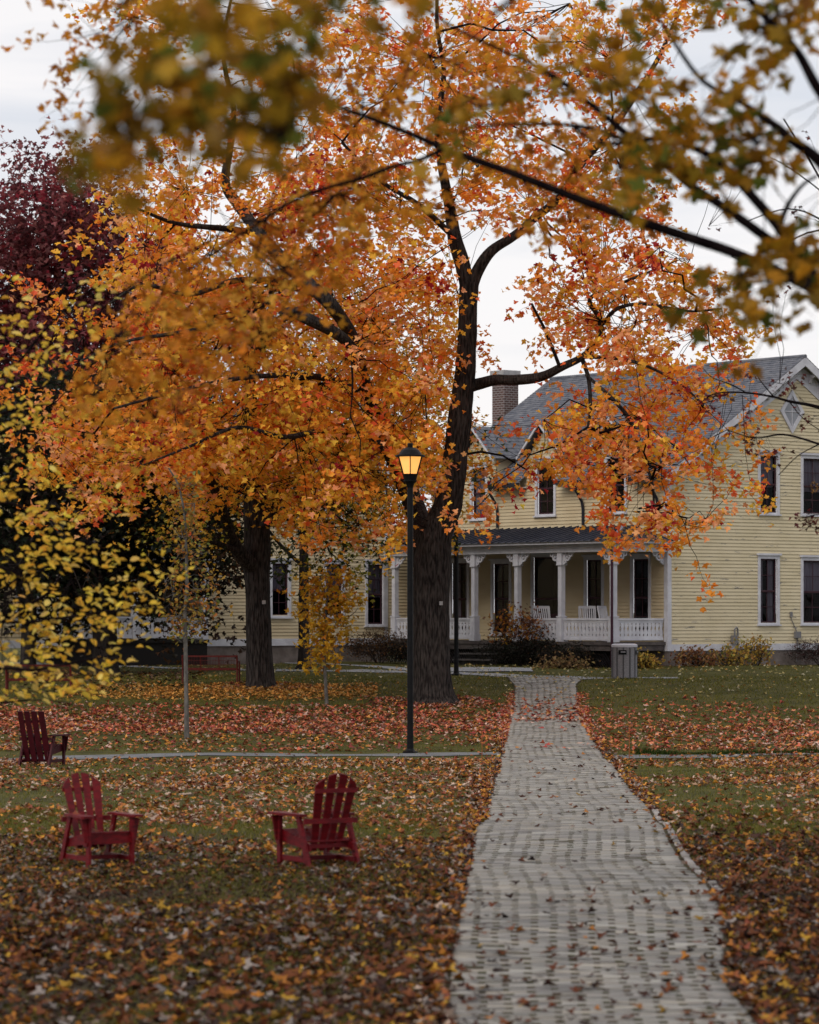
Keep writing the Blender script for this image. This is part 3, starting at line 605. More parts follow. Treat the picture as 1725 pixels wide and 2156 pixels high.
crown(mF, cM, nodes, OL+[(.42,.20,.015)], [4,3.5,2.2,2.2,.8,1.2], .10, 5, .12, .05, 'maple', .15, hubn=10, bark=BARKF, hub_r=.009, tw_r=.0025, up=.3, name='olive_leaves')
n3 = ["00234443200000000000000000000000","00122555431002221000000200000000","00234332210124322344000221000000","01233210000024443233444322220000","00222100000000333444553221211000","00011000000000023432212234320000","00000000000000012221122344321000","00000000000001134431233434441000","00000000000013454432123444431000","00000000001245544321002344321000","00000000024565532000000233210000","00000000246665430000000000000000","00000013577654300000000000000000","00000135776543000000000000000000",
      "00001466775431000000000000000000","00002577765420000000000000000000","00013566654210000000000000000000","00024555432100000000000000000000","00024443200000000000000000000000","00012210000000000000000000000000"]
cO = centres(n3, -10, 24.5, 2.2, .42, cell=48, x0=0, clump=.1)
crown(mF, cO, nodes, BR, [4,3,1.6,1.6], .085, 7, .22, .06, 'maple5', .16, hubn=16, bark=BARKF, hub_r=.0055, tw_r=.002, up=.3, name='brown_leaves')
# upper crown, above the view, shades the near lawn and path
k = 1300; ca = np.stack([rng.uniform(-8,12,k), rng.uniform(6,36,k), rng.uniform(9.5,13.5,k)],1)
ca = ca[(np.hypot((ca[:,0]-2.5)/10,(ca[:,1]-21)/16) < 1) & (ca[:,2] > HC+1330/FP*ca[:,1]+1.0)]
crown(mF, ca, nodes, OL, [3,2,3,1,1], .2, 10, .9, .3, 'small', .15, hubn=14, bark=BARKF, name='upper_leaves', hub_r=.04)

# nearly bare tree at the right edge
DR = 46.; xr = at(1960,0,DR).x
rt = thing('broadleaf_tree', 'nearly bare tree at the right edge with thin twigs and dark red leaves', 'tree', (xr,DR,float(gz(xr,DR))))
tb = MB(); nodes = []; zr = rt.location.z
nodes += limb(tb, [(xr,DR,zr,.22),(xr,DR,zr+.4,.16),(xr,DR,zr+3,.12),(xr+.1,DR,zr+6,.08),(xr+.1,DR,zr+11,.03)], 14, 6, .05, .04)[14:]
for Lm in ([(1960,980,14),(1850,900,12),(1725,858,8),(1662,845,6),(1630,836,5),(1572,827,4),(1509,828,3),(1473,849,2)],[(1572,827,3),(1540,810,3),(1500,795,2),(1480,775,1.5)],
           [(1960,1060,12),(1850,980,8),(1725,935,5),(1650,915,4),(1590,922,3),(1530,905,2)],[(1630,836,3),(1600,800,2),(1590,780,1.5)],[(1662,845,3),(1690,880,2),(1725,905,2)],
           [(1960,1180,8),(1850,1120,5),(1740,1085,3),(1690,1090,2)],[(1960,700,10),(1850,560,7),(1760,430,5),(1700,330,4),(1650,250,3)],[(1850,560,5),(1740,470,4),(1660,440,3),(1560,470,2)],
           [(1760,430,3),(1700,380,3),(1620,330,2),(1560,320,2)],[(1960,640,8),(1830,500,6),(1700,490,4),(1600,560,3),(1540,540,2)],[(1725,935,3),(1680,960,2),(1640,1000,2)]):
    nodes += limb(tb, px_limb([(a,b_*1.0,c_*1.0,(random.random()-.5)*1.5) for a,b_,c_ in Lm], DR), 6, 5, .06)
tb.build('trunk', BARKF, rt, world=True)
cR = np.concatenate([centres(["1"], y_-8, DR, .3, 4, cell=28, x0=x_-12) for x_,y_ in ((1578,862),(1577,905),(1580,925),(1600,935),(1632,935),(1700,1087),(1722,1085),(1716,880),(1700,860),(1580,790),(1655,800),(1500,840))]
   + [centres(["0121","1211","0111"], 300, DR, 1, 1.0, cell=110, x0=1420)])
crown(rt, cR, nodes, [(.10,.02,.022),(.16,.03,.025),(.07,.03,.02)], [3,2,2], .075, 3, .2, .05, 'maple5', .15, hubn=3, bark=BARKF, hub_r=.008, tw_r=.003)

# ---------------- the yellow house ----------------
X0 = 8.389; H0 = 1.0
house = thing('house', 'large yellow clapboard house with grey shingle roofs, white trim and a long front porch', 'house', (X0,104,H0), R(38))
hl = (0,0,H0)      # meshes below are in house axes with absolute heights
W, E_Z, R_Z, LEN = 11.76, 7.35, 11.2, 12.3; PIT = (R_Z-E_Z)/(W/2)
Mg = lambda u, o, z: Vector((u, -o, z))              # gable wall, facing the camera
Mf = lambda u, o, z: Vector((-o, u, z))              # long front wall
def MW(y): return lambda u, o, z: Vector((u, y-o, z))
class WB(MB):
    def wbox(s, M, u0, u1, o0, o1, z0, z1, mi=0):
        P = [M(a,b,c) for c in (z0,z1) for a,b in ((u0,o0),(u1,o0),(u1,o1),(u0,o1))]
        return s.add(P, [(0,3,2,1),(4,5,6,7),(0,1,5,4),(1,2,6,5),(2,3,7,6),(3,0,4,7)], mi)
    def wall(s, M, u0, u1, z0, z1, holes, row=.115, top=None):
        """clapboards; holes (u0,u1,z0,z1); top(z)->(u0,u1) narrows the gable"""
        z = z0
        while z < z1-.01:
            zt = min(z+row, z1); a, b = (u0, u1) if top is None else top(zt-.001 if top(zt)[1] > top(zt)[0] else z)
            a = max(a,u0); b = min(b,u1)
            segs = [(a,b)] if b > a+.02 else []
            for h in holes:
                if h[2] < z+row*.6 and h[3] > z+row*.4:
                    ns = []
                    for p,q in segs:
                        if h[1] <= p or h[0] >= q: ns.append((p,q)); continue
                        if h[0] > p: ns.append((p,h[0]))
                        if h[1] < q: ns.append((h[1],q))
                    segs = ns
            for p,q in segs:
                s.add([M(p,0,z),M(q,0,z),M(p,.028,z+.001),M(q,.028,z+.001),M(q,.003,zt+.004),M(p,.003,zt+.004)], [(0,1,3,2),(2,3,4,5)])
            z = zt
        return s
def window(M, u0, u1, z0, z1, curtain=None, door=False, grid=(2,2), nm='window', blind=0.0, parts=house):
    """u0..z1 are the outer edges of the white casing"""
    c = .11; f = WB()
    f.wbox(M,u0,u0+c,-.02,.05,z0,z1); f.wbox(M,u1-c,u1,-.02,.05,z0,z1); f.wbox(M,u0+c,u1-c,-.02,.05,z1-c,z1)
    f.wbox(M,u0-.05,u1+.05,-.02,.10,z1+.001,z1+.07)
    if not door: f.wbox(M,u0-.04,u1+.04,-.02,.10,z0-.05,z0-.001); f.wbox(M,u0+c,u1-c,-.02,.045,z0,z0+.05)
    fr = f.build(nm, WHITE, parts, local=hl)
    a, b, zl, zt = u0+c, u1-c, z0+(.05 if not door else 0), z1-c; zm = (zl+zt)/2; s_ = WB(); t = .05
    if door: s_.wbox(M,a,b,-.06,-.03,zl,zl+.9)
    for (p,q,o) in ((zl,zm,-.05),(zm-.03,zt,-.03)):
        s_.wbox(M,a,a+t,o-.03,o,p,q); s_.wbox(M,b-t,b,o-.03,o,p,q); s_.wbox(M,a+t,b-t,o-.029,o-.001,p,p+t); s_.wbox(M,a+t,b-t,o-.029,o-.001,q-t,q)
        for k in range(1,grid[0]): uu = a+(b-a)*k/grid[0]; s_.wbox(M,uu-.011,uu+.011,o-.02,o-.005,p+t,q-t)
        for k in range(1,grid[1]): zz = p+(q-p)*k/grid[1]; s_.wbox(M,a+t,b-t,o-.018,o-.007,zz-.011,zz+.011)
    s_.build('sash', SASH, fr)
    for o in s_.v: pass
    sash = [o for o in bpy.data.objects if o.parent == fr][-1]; sash.data.transform(Matrix.Translation((0,0,-H0)))
    g = WB(); g.add([M(a,-.068,zl),M(b,-.068,zl),M(b,-.068,zt),M(a,-.068,zt)], [(0,1,2,3)]); g.build('pane', PANE, fr, local=hl)
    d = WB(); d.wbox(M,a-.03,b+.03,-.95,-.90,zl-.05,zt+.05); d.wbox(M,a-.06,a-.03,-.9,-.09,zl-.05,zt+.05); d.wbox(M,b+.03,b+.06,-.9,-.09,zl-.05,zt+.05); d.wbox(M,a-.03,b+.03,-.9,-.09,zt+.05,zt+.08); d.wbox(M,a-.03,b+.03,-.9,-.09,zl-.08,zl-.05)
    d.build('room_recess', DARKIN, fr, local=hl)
    if curtain:
        q = WB(); K_ = 22; spans = [(a,a+(b-a)*.34,zl,zt),(b-(b-a)*.34,b,zl,zt)] if curtain == 'pair' else [(a,b,zl+(zt-zl)*blind,zt)]
        for (p0,p1,q0,q1) in spans:
            V = []
            for i in range(K_+1):
                u = p0+(p1-p0)*i/K_; o = -.16+.025*math.sin(i*1.9)+.01*math.sin(i*.7); V += [M(u,o,q0),M(u,o,q1)]
            q.add(V, [(2*i,2*i+2,2*i+3,2*i+1) for i in range(K_)])
        q.build('curtain', BLIND if curtain == 'lace' else CURT, fr, local=hl, smooth=True)
    return (u0+c*.4, u1-c*.4, z0+.02, z1-c*.4)
hg = [window(Mg,4.04,5.04,6.04,8.10,'full',blind=.45), window(Mg,6.04,7.30,6.04,8.06,'full',blind=.4), window(Mg,4.04,5.04,2.36,4.66,'pair'), window(Mg,6.04,7.30,2.36,4.62,'full',blind=.5)]
hf = [window(Mf,5.54,6.62,6.05,7.98), window(Mf,1.95,3.05,6.05,7.98), window(Mf,9.20,10.15,6.0,7.9,'full'),
      window(Mf,.78,1.78,1.95,4.62), window(Mf,3.1,4.1,1.95,4.62), window(Mf,5.15,6.85,1.82,4.75,door=True,grid=(1,1),nm='front_door'), window(Mf,7.9,9.0,2.0,4.55), window(Mf,10.2,11.3,1.95,4.6,'pair')]
wl = WB()
wl.wall(Mg, 0, W, 1.72, R_Z, hg, top=lambda z: (0,W) if z <= E_Z else ((z-E_Z)/PIT, W-(z-E_Z)/PIT))
wl.build('gable_wall', YEL, house, local=hl)
wl = WB(); wl.wall(Mf, 0, LEN, 1.72, E_Z, hf)
for c_ in (2.5,6.08,9.68):                        # wall dormers break the eave
    wl.wall(Mf, c_-.95, c_+.95, E_Z, 9.1, hf, top=lambda z, c_=c_: (c_-.95, c_+.95) if z < 8.15 else (c_-.95+(z-8.15)*1.0, c_+.95-(z-8.15)*1.0))
for c_ in (2.5,6.08,9.68):
    for sg in (-1,1): wl.wbox(Mf,c_+sg*.93-.02,c_+sg*.93+.02,-1.4,-.01,E_Z,8.1)
wl.build('front_wall', YEL2, house, local=hl)
tr = WB(); tr.wbox(Mg,-.03,.14,.0,.035,1.5,E_Z); tr.wbox(Mf,-.03,.14,.0,.035,1.5,E_Z+.2); tr.wbox(Mg,.14,W,.0,.04,1.5,1.72); tr.wbox(Mf,.14,LEN,.0,.04,1.5,1.72); tr.wbox(Mg,W-.14,W+.03,.0,.035,1.5,E_Z)
tr.build('corner_trim', WHITE, house, local=hl)
fd = WB(); fd.wbox(Mg,.02,W,-.2,.01,.6,1.5); fd.wbox(Mf,.0,LEN,-.2,.01,.6,1.5); fd.build('foundation', FOUND, house, local=hl)
# main roof: front slope, back slope, thickness
OV = .42; rf = WB(); ya, yb = -OV, LEN+OV; ez = E_Z-OV*PIT+.14; xe = -OV
rn = math.hypot(W/2+OV, R_Z+.14-ez); rows = int(rn/.15)
NF = (-(R_Z+.14-ez), 0, W/2+OV); NBk = ((R_Z+.14-ez), 0, W/2+OV)
def dorm_holes(la, ra, lb, rb):      # courses stop at the wall dormers
    z = la.z
    if z > 7.95: return [(0,1)]
    t = lambda y: (yb-y)/(yb-ya); hs = []; cur = 0.
    for c_ in (9.68,6.08,2.5):
        hs.append((cur, t(c_+.95))); cur = t(c_-.95)
    hs.append((cur,1)); return hs
rf.lapped((xe,yb,ez),(xe,ya,ez),(W/2,ya,R_Z+.14),(W/2,yb,R_Z+.14), rows, .016, NF, holes=dorm_holes)
rf.lapped((W+OV,ya,ez),(W+OV,yb,ez),(W/2,yb,R_Z+.14),(W/2,ya,R_Z+.14), rows, .016, NBk)
rf.tube([(W/2,ya,R_Z+.145),(W/2,yb,R_Z+.145)], .07, 8)
for c_ in (2.5,6.08,9.68):                        # dormer roofs run back into the slope
    zr = 9.25; ze = 8.08; hw = 1.17
    for sg in (-1,1):
        a = (-.35,c_+sg*hw,ze); b = (-.35,c_,zr); xb1 = (ze-E_Z-.14)/PIT+.2; xb2 = (zr-E_Z-.14)/PIT+.2
        rf.lapped(a,(xb1,c_+sg*hw,ze),(xb2,c_,zr),b, 9, .014, (0,sg*1.17,1.17))
rf.build('roof', SHING, house, local=hl)
un = WB()                                          # sheathing under the shingles, back gable, rake boards, brackets
xm = (8.02-E_Z-.14)/PIT
un.add([(W+OV,ya+.03,ez-.02),(W+OV,yb-.03,ez-.02),(W/2,yb-.03,R_Z+.11),(W/2,ya+.03,R_Z+.11)], [(0,1,2,3)])
un.add([(xm,ya+.03,7.99),(xm,yb-.03,7.99),(W/2,yb-.03,R_Z+.11),(W/2,ya+.03,R_Z+.11)], [(0,1,2,3)])
for (a,b) in ((ya+.03,1.55),(3.46,5.12),(7.04,8.72),(10.64,yb-.03)): un.add([(xe,a,ez-.02),(xe,b,ez-.02),(xm,b,7.99),(xm,a,7.99)], [(0,1,2,3)])
for y_ in (ya, yb-.05):
    for sg in (-1,1):
        x_ = W/2+sg*(W/2+OV)
        P = [(x_,ez+.0),(x_,ez-.26),(W/2,R_Z-.17),(W/2,R_Z+.12)]
        un.add([(p[0],y_,p[1]) for p in P]+[(p[0],y_+.05,p[1]) for p in P], [(0,1,2,3),(4,5,6,7),(0,1,5,4),(1,2,6,5),(2,3,7,6),(3,0,4,7)])
for sg in (-1,1):                                  # frieze against the wall and sawn brackets in the overhang
    x_ = W/2+sg*W/2
    P = [(x_,E_Z+.0),(x_,E_Z-.55),(W/2,R_Z-.62),(W/2,R_Z-.03)]
    un.add([(p[0],-.03,p[1]) for p in P]+[(p[0],-.05,p[1]) for p in P], [(0,1,2,3),(4,5,6,7),(0,1,5,4),(1,2,6,5),(2,3,7,6),(3,0,4,7)])
    for i in range(1,12):
        s_ = i/12; xx = x_+(W/2-x_)*s_; zz = E_Z+(R_Z-E_Z)*s_-.08
        un.prism([(0,0),(.32,0),(.30,-.07),(.14,-.12),(.08,-.26),(0,-.30)], lambda a,b,c,xx=xx,zz=zz: (xx+c, -.052-a, zz+b-.04), .09)
for (a,b) in ((ya,1.5),(3.5,5.1),(7.05,8.7),(10.65,yb)):
    un.wbox(Mf,a,b,.36,.40,ez-.2,ez-.01); un.wbox(Mf,a,b,.03,.36,ez-.2,ez-.17)
for c_ in (2.5,6.08,9.68):
    for sg in (-1,1):
        P = [(c_+sg*1.17,8.06),(c_+sg*1.17,7.97),(c_,9.12),(c_,9.22)]
        un.add([(-.36,p[0],p[1]) for p in P]+[(-.31,p[0],p[1]) for p in P], [(0,1,2,3),(4,5,6,7),(0,1,5,4),(1,2,6,5),(2,3,7,6),(3,0,4,7)])
un.build('rake_board', WHITE, house, local=hl)
# diamond window
dw = WB(); cx_, cz_ = 5.62, 9.5
def dia(hw, hh, o0, o1, mb):
    pts = [(cx_-hw,cz_),(cx_,cz_-hh),(cx_+hw,cz_),(cx_,cz_+hh)]; mb.prism(pts, lambda a,b,c: Mg(a,o0+c,b), o1-o0)
for k in range(4):
    o_ = [(-.56,0),(0,-.74),(.56,0),(0,.74)]; i_ = [(-.40,0),(0,-.54),(.40,0),(0,.54)]; a,b,c,d = o_[k],o_[(k+1)%4],i_[(k+1)%4],i_[k]
    dw.prism([(cx_+p[0],cz_+p[1]) for p in (a,b,c,d)], lambda a,b,c: Mg(a,.02+c,b), .05)
dw.wbox(Mg,cx_-.015,cx_+.015,.032,.05,cz_-.53,cz_+.53); dw.wbox(Mg,cx_-.39,cx_+.39,.033,.049,cz_-.013,cz_+.013)
dwn = dw.build('attic_window', WHITE, house, local=hl)
dg = WB(); dia(.41,.55,.024,.03,dg); dg.build('pane', mat('attic_glass', (.22,.235,.27), .25, (.3,.31,.34), 2), dwn, local=hl)
# gutters and downspouts
for (a,b) in ((3.45,5.1),(7.0,8.65),(-.3,1.45)):
    gt = WB(); gt.wbox(Mf,a,b,.41,.53,ez-.16,ez-.03); gt.build('gutter', GUT, house, local=hl)
for (t_, nm) in ((8.55,0),(4.05,0),(.35,0)):
    g_ = WB(); g_.tube([Mf(t_,.47,ez-.15),Mf(t_,.45,ez-.35),Mf(t_+.05,.12,ez-.75),Mf(t_+.05,.07,ez-1.0),Mf(t_+.05,.07,5.68)], .05, 8); g_.build('downspout', GUT, house, local=hl)
# chimney
ch = MB(); cxx, cyy = 4.44, 13.6
ch.box((cxx-.34,cyy-.34,6.5),(cxx+.34,cyy+.34,11.25)); chm = ch.build('chimney', BRICK, house, local=hl)
cc = MB(); cc.box((cxx-.40,cyy-.40,11.253),(cxx+.40,cyy+.40,11.62)); cc.box((cxx-.37,cyy-.37,11.14),(cxx+.37,cyy+.37,11.25)); cc.build('chimney_cap', CONC, chm, local=hl)
# porch
PDp, PZ, PT = 2.2, 1.80, 4.72; PL = 11.9
pr = WB(); pr.box((-PDp-.12,.05,PZ-.1),(-.02,PL,PZ)); pr.box((-PDp-.08,.1,PZ-.28),(-PDp-.04,PL,PZ-.101)); pr.box((-PDp-.08,.1,PZ-.28),(-.05,.14,PZ-.101))
pr.build('porch_deck', DECK, house, local=hl)
ls = WB()
for i in range(int(PL/.12)):
    y_ = .15+i*.12; ls.bar((-PDp+.02,y_,H0-.1),(-PDp+.02,y_+.5,PZ-.29),.02,.03,up=(1,0,0))
ls.build('porch_lattice', DARKIN, house, local=hl)
be = WB(); be.box((-PDp-.14,-.0,PT),(-PDp+.10,PL,PT+.26)); be.box((-PDp+.10,.0,PT+.002),(-.03,.22,PT+.258)); be.box((-PDp-.42,-.28,PT+.262),(-.0,PL,PT+.34)); be.box((-PDp+.1,.22,PT+.2),(-.03,PL,PT+.24))
be.build('porch_beam', WHITE, house, local=hl)
pf = WB(); xo, yo, zo = -PDp-.48, -.34, PT+.345; zt_ = 5.62; hx = -.02; hy = 2.05
pf.add([(xo,PL,zo),(xo,yo,zo),(hx-.35,hy-.35,zt_),(hx-.35,PL,zt_)], [(0,1,2,3)]); pf.add([(xo,yo,zo),(hx,yo,zo),(hx,hy-.35,zt_),(hx-.35,hy-.35,zt_)], [(0,1,2,3)]); pf.add([(hx-.35,hy-.35,zt_),(hx,hy-.35,zt_),(hx,PL,zt_+.02),(hx-.35,PL,zt_)], [(0,1,2,3)])
pf.add([(xo,PL,zo),(xo,yo,zo),(xo,yo,zo-.004),(xo,PL,zo-.004)], [(0,1,2,3)])
y_ = yo+.35
while y_ < PL:
    t = min(1,(y_-yo)/(hy-.35-yo)); pf.bar((xo,y_,zo+.02),(xo+(hx-.35-xo)*t,y_,zo+(zt_-zo)*t+.02),.03,.045); y_ += .36
x_ = xo+.3
while x_ < hx:
    t = min(1,(x_-xo)/(hx-.35-xo)); pf.bar((x_,yo,zo+.02),(x_,yo+(hy-.35-yo)*t,zo+(zt_-zo)*t+.02),.03,.045); x_ += .33
pf.build('porch_roof', METROOF, house, local=hl)
hp = WB(); hp.bar((xo,yo,zo+.03),(hx-.35,hy-.35,zt_+.03),.16,.05); hp.build('hip_cap', mat('galvanised', (.2,.2,.23),.5), house, local=hl)
def scroll(mb, P, dr, yz):        # sawn scroll bracket; dr = +-1 along axis
    for (cx1,cz1,r0,r1,a0,a1) in ((.20,-.14,.085,.14,0,360),(.20,-.14,0,.045,0,360),(.38,-.07,.04,.075,0,360),(.07,-.30,.03,.07,0,360)):
        n_ = 18
        for i in range(n_):
            t0, t1 = R(a0+(a1-a0)*i/n_), R(a0+(a1-a0)*(i+1)/n_)
            pts = [(cx1+r0*math.cos(t0),cz1+r0*math.sin(t0)),(cx1+r1*math.cos(t0),cz1+r1*math.sin(t0)),(cx1+r1*math.cos(t1),cz1+r1*math.sin(t1)),(cx1+r0*math.cos(t1),cz1+r0*math.sin(t1))]
            if r0 == 0: pts = pts[1:3]+[(cx1,cz1)]
            mb.prism(pts, (lambda a,b,c: (P[0]-.03+c, P[1]+dr*a, P[2]+b)) if yz else (lambda a,b,c: (P[0]+dr*a, P[1]-.03+c, P[2]+b)), .06)
    mb.prism([(.0,0),(.5,0),(.5,-.035),(.12,-.05),(.04,-.40),(0,-.42)], (lambda a,b,c: (P[0]-.025+c, P[1]+dr*a, P[2]+b)) if yz else (lambda a,b,c: (P[0]+dr*a, P[1]-.025+c, P[2]+b)), .05)
posts = [.17, 2.72, 4.95, 7.22, 9.45, 11.62]
for i, t_ in enumerate(posts):
    c_ = WB(); x_ = -PDp; s_ = .085
    c_.box((x_-.14,t_-.14,PZ),(x_+.14,t_+.14,PZ+.22)); c_.box((x_-.115,t_-.115,PZ+.22),(x_+.115,t_+.115,PZ+.80)); c_.box((x_-.13,t_-.13,PZ+.80),(x_+.13,t_+.13,PZ+.84))
    c_.box((x_-s_,t_-s_,PZ+.84),(x_+s_,t_+s_,PT-.42)); c_.box((x_-.13,t_-.13,PT-.42),(x_+.13,t_+.13,PT-.37)); c_.box((x_-.105,t_-.105,PT-.37),(x_+.105,t_+.105,PT-.001))
    pc = c_.build('porch_column', WHITE, house, local=hl)
    b_ = WB()
    if i < 5: scroll(b_, (x_,t_+.105,PT), 1, True)
    if i > 0: scroll(b_, (x_,t_-.105,PT), -1, True)
    if i == 0: scroll(b_, (x_+.105,t_,PT), 1, False)
    b_.build('scroll_bracket', WHITE, pc, local=hl)
b_ = WB(); scroll(b_, (-.04,.17,PT), -1, False); b_.build('scroll_bracket', WHITE, house, local=hl)
def railing(p, q):
    p = Vector(p); q = Vector(q); d = (q-p); Ln = d.length; d.normalize(); nr_ = Vector((d.y,-d.x,0)); m = WB()
    fn = lambda a,b,c: p+d*a+Vector((0,0,b))+nr_*(c-.012)
    m.bar(p+Vector((0,0,.74)), q+Vector((0,0,.74)), .10, .06); m.bar(p+Vector((0,0,.68)), q+Vector((0,0,.68)), .05, .05); m.bar(p+Vector((0,0,.09)), q+Vector((0,0,.09)), .06, .07)
    n_ = max(2, int(round(Ln/.175))); st_ = Ln/n_
    for k in range(n_):
        a0 = k*st_+st_/2; h = st_/2
        pr_ = [(h*1.0,.12),(h*1.0,.17),(h*.62,.22),(h*.95,.27),(h*.98,.31),(h*.5,.44),(h*.98,.545),(h*.62,.58),(h*1.0,.62),(h*1.0,.665)]
        m.prism([(a0+u,z) for u,z in pr_]+[(a0-u,z) for u,z in reversed(pr_)], fn, .024)
    return m.build('porch_railing', WHITE, house, local=hl)
for i in (0,1,3,4):
    railing((-PDp,posts[i]+.115,PZ),(-PDp,posts[i+1]-.115,PZ))
railing((-PDp+.115,.17,PZ),(-.06,.17,PZ))
st_ = WB(); sy0, sy1 = 5.15, 7.15
for i in range(4):
    z1 = PZ-.2*(i+1); x1 = -PDp-.12-.30*i
    st_.box((x1-.32,sy0,z1-.05),(x1,sy1,z1)); st_.box((x1-.03,sy0+.03,z1-.22),(x1-.005,sy1-.03,z1-.051))
st_.build('porch_step', mat('grey_step', (.06,.055,.055), .8, (.12,.11,.105), 4), house, local=hl)
ds = WB(); x_ = -PDp-.2; ds.tube([(x_-.2,.0,PT+.3),(x_-.05,.0,PT+.05),(x_,.02,PT-.3),(x_,.02,H0)], .045, 8); ds.build('downspout', mat('purple_brown_pipe', (.05,.022,.035), .5), house, local=hl)
ds = WB(); ds.tube([(-PDp-.3,11.75,PT+.3),(-PDp-.25,11.75,PT+.05),(-PDp+.05,11.9,PT-.25)], .045, 8); ds.build('downspout', GUT, house, local=hl)
# meters and pipes on the gable wall
mt = WB(); GM = mat('meter_grey', (.17,.17,.18), .6)
mt.tube([Mg(3.05,.1,1.3),Mg(3.05,.1,2.2),Mg(2.95,.14,2.27),Mg(2.87,.14,2.2),Mg(2.87,.14,1.95)], .03, 8); mt.wbox(Mg,2.78,2.96,.05,.22,1.75,2.0); mt.tube([Mg(3.05,.1,1.55),Mg(3.6,.12,1.55)], .022, 6); mt.wbox(Mg,3.5,3.75,.05,.2,1.45,1.62); mt.tube([Mg(3.62,.12,1.45),Mg(3.62,.12,1.1)], .022, 6)
mt.build('gas_meter', GM, house, local=hl)
mt = WB(); mt.wbox(Mg,5.72,5.95,.03,.14,1.9,2.12); mt.tube([Mg(5.83,.05,2.12),Mg(5.6,.04,2.5),Mg(5.56,.04,2.62)], .014, 6); mt.wbox(Mg,5.52,5.6,.03,.09,2.6,2.78); mt.tube([Mg(5.83,.08,1.9),Mg(5.8,.08,1.1)], .02, 6)
mt.build('electric_box', GM, house, local=hl)
# left wing
WY = 12.4; ML = MW(WY); Wl, Wr = -9.75, -1.95; wz = 1.86
hw_ = [window(ML,-7.05,-6.15,2.6,4.55,'full',blind=.5), window(ML,-4.75,-3.85,2.6,4.55,'full',blind=.3), window(ML,-2.95,-2.05,2.3,4.55,'full',blind=.45), window(ML,-7.05,-6.15,6.0,7.7,'full'), window(ML,-4.75,-3.85,6.0,7.7,'full')]
wc = (Wl+Wr)/2; wh = (Wr-Wl)/2; wpk = E_Z+wh*.65
wl = WB(); wl.wall(ML, Wl, Wr, wz, wpk, hw_, top=lambda z: (Wl,Wr) if z <= E_Z else (Wl+(z-E_Z)/.65, Wr-(z-E_Z)/.65)); wl.wall(ML, Wr, 0, wz, 5.7, [])
wl.build('wing_wall', YEL2, house, local=hl)
tr = WB(); tr.wbox(ML,Wl,Wr,.0,.05,wz-.24,wz); tr.wbox(ML,Wl-.02,Wl+.14,.0,.04,wz,E_Z); tr.wbox(ML,Wr-.14,Wr+.0,.0,.04,wz,E_Z); tr.wbox(ML,Wl-.04,Wl,-9,.03,wz,E_Z)
for sg, x_ in ((-1,Wl),(1,Wr)):
    P = [(x_+sg*.35,E_Z-.0),(x_+sg*.35,E_Z-.3),(wc,wpk-.05),(wc,wpk+.26)]
    tr.add([(p[0],WY-.35,p[1]) for p in P]+[(p[0],WY-.30,p[1]) for p in P], [(0,1,2,3),(4,5,6,7),(0,1,5,4),(1,2,6,5),(2,3,7,6),(3,0,4,7)])
tr.build('wing_trim', WHITE, house, local=hl)
fd = WB(); fd.wbox(ML,Wl+.02,Wr,-.2,.0,.6,wz-.24); fd.wbox(ML,Wl+.02,Wl+.3,-9,-.2,.6,wz-.24); fd.build('foundation', FOUND, house, local=hl)
rf = WB()
for sg, x_ in ((-1,Wl),(1,Wr)):
    rf.lapped((x_+sg*.4,WY-.4,E_Z+.0),(x_+sg*.4,WY+9,E_Z+.0),(wc,WY+9,wpk+.28),(wc,WY-.4,wpk+.28), 30, .016, (sg*.65,0,1))
rf.build('wing_roof', SHING, house, local=hl)
# far left porch and block, mostly behind the trees
M2 = MW(15.2); h2 = [window(M2,-12.2,-11.3,2.4,4.5), window(M2,-15.0,-14.1,2.4,4.5)]
wl = WB(); wl.wall(M2, -16.6, Wl, 1.86, 6.9, h2); wl.build('wing_wall', YEL2, house, local=hl)
M3 = MW(11.6); h3 = [window(M3,-17.6,-16.7,2.4,4.5,'full'), window(M3,-20.4,-19.4,2.4,4.5,'pair'), window(M3,-17.6,-16.7,5.9,7.6), window(M3,-20.4,-19.4,5.9,7.6)]
wl = WB(); wl.wall(M3, -23.5, -15.9, 1.86, 9.6, h3, top=lambda z: (-23.5,-15.9) if z <= 7.2 else (-23.5+(z-7.2)/.63, -15.9-(z-7.2)/.63)); wl.wall(lambda u,o,z: Vector((-15.9+o, u, z)), 11.6, 15.2, 1.86, 7.2, [])
wl.build('wing_wall', YEL2, house, local=hl)
tr = WB(); tr.wbox(M3,-16.03,-15.87,.0,.04,1.6,7.2); tr.wbox(M3,-23.5,-16.03,.0,.05,1.62,1.86); tr.wbox(M2,-16,Wl,.0,.04,1.62,1.86); tr.build('wing_trim', WHITE, house, local=hl)
rf = WB()
for sg, x_ in ((-1,-23.5),(1,-15.9)): rf.lapped((x_+sg*.4,11.2,7.1),(x_+sg*.4,20,7.1),(-19.7,20,9.85),(-19.7,11.2,9.85), 28, .016, (sg*.65,0,1))
rf.lapped((-16.6,14.8,6.9),(Wl,14.8,6.9),(Wl,19,9.2),(-16.6,19,9.2), 24, .016, (0,-.5,.86)); rf.lapped((-15.9,11.7,4.75),(Wl-.05,11.7,4.75),(Wl-.05,15.15,5.9),(-15.9,15.15,5.9), 22, .016, (0,-.3,.95))
rf.build('wing_roof', SHING, house, local=hl)
pr = WB(); pr.box((-15.9,12.0,1.75),(Wl-.05,15.15,1.85)); pr.box((-15.8,12.05,.6),(Wl-.1,12.15,1.749)); pr.build('porch_deck', mat('dark_deck', (.02,.018,.018), .9), house, local=hl)
be = WB(); be.box((-15.9,11.95,4.5),(Wl-.05,12.15,4.75)); be.build('porch_beam', WHITE, house, local=hl)
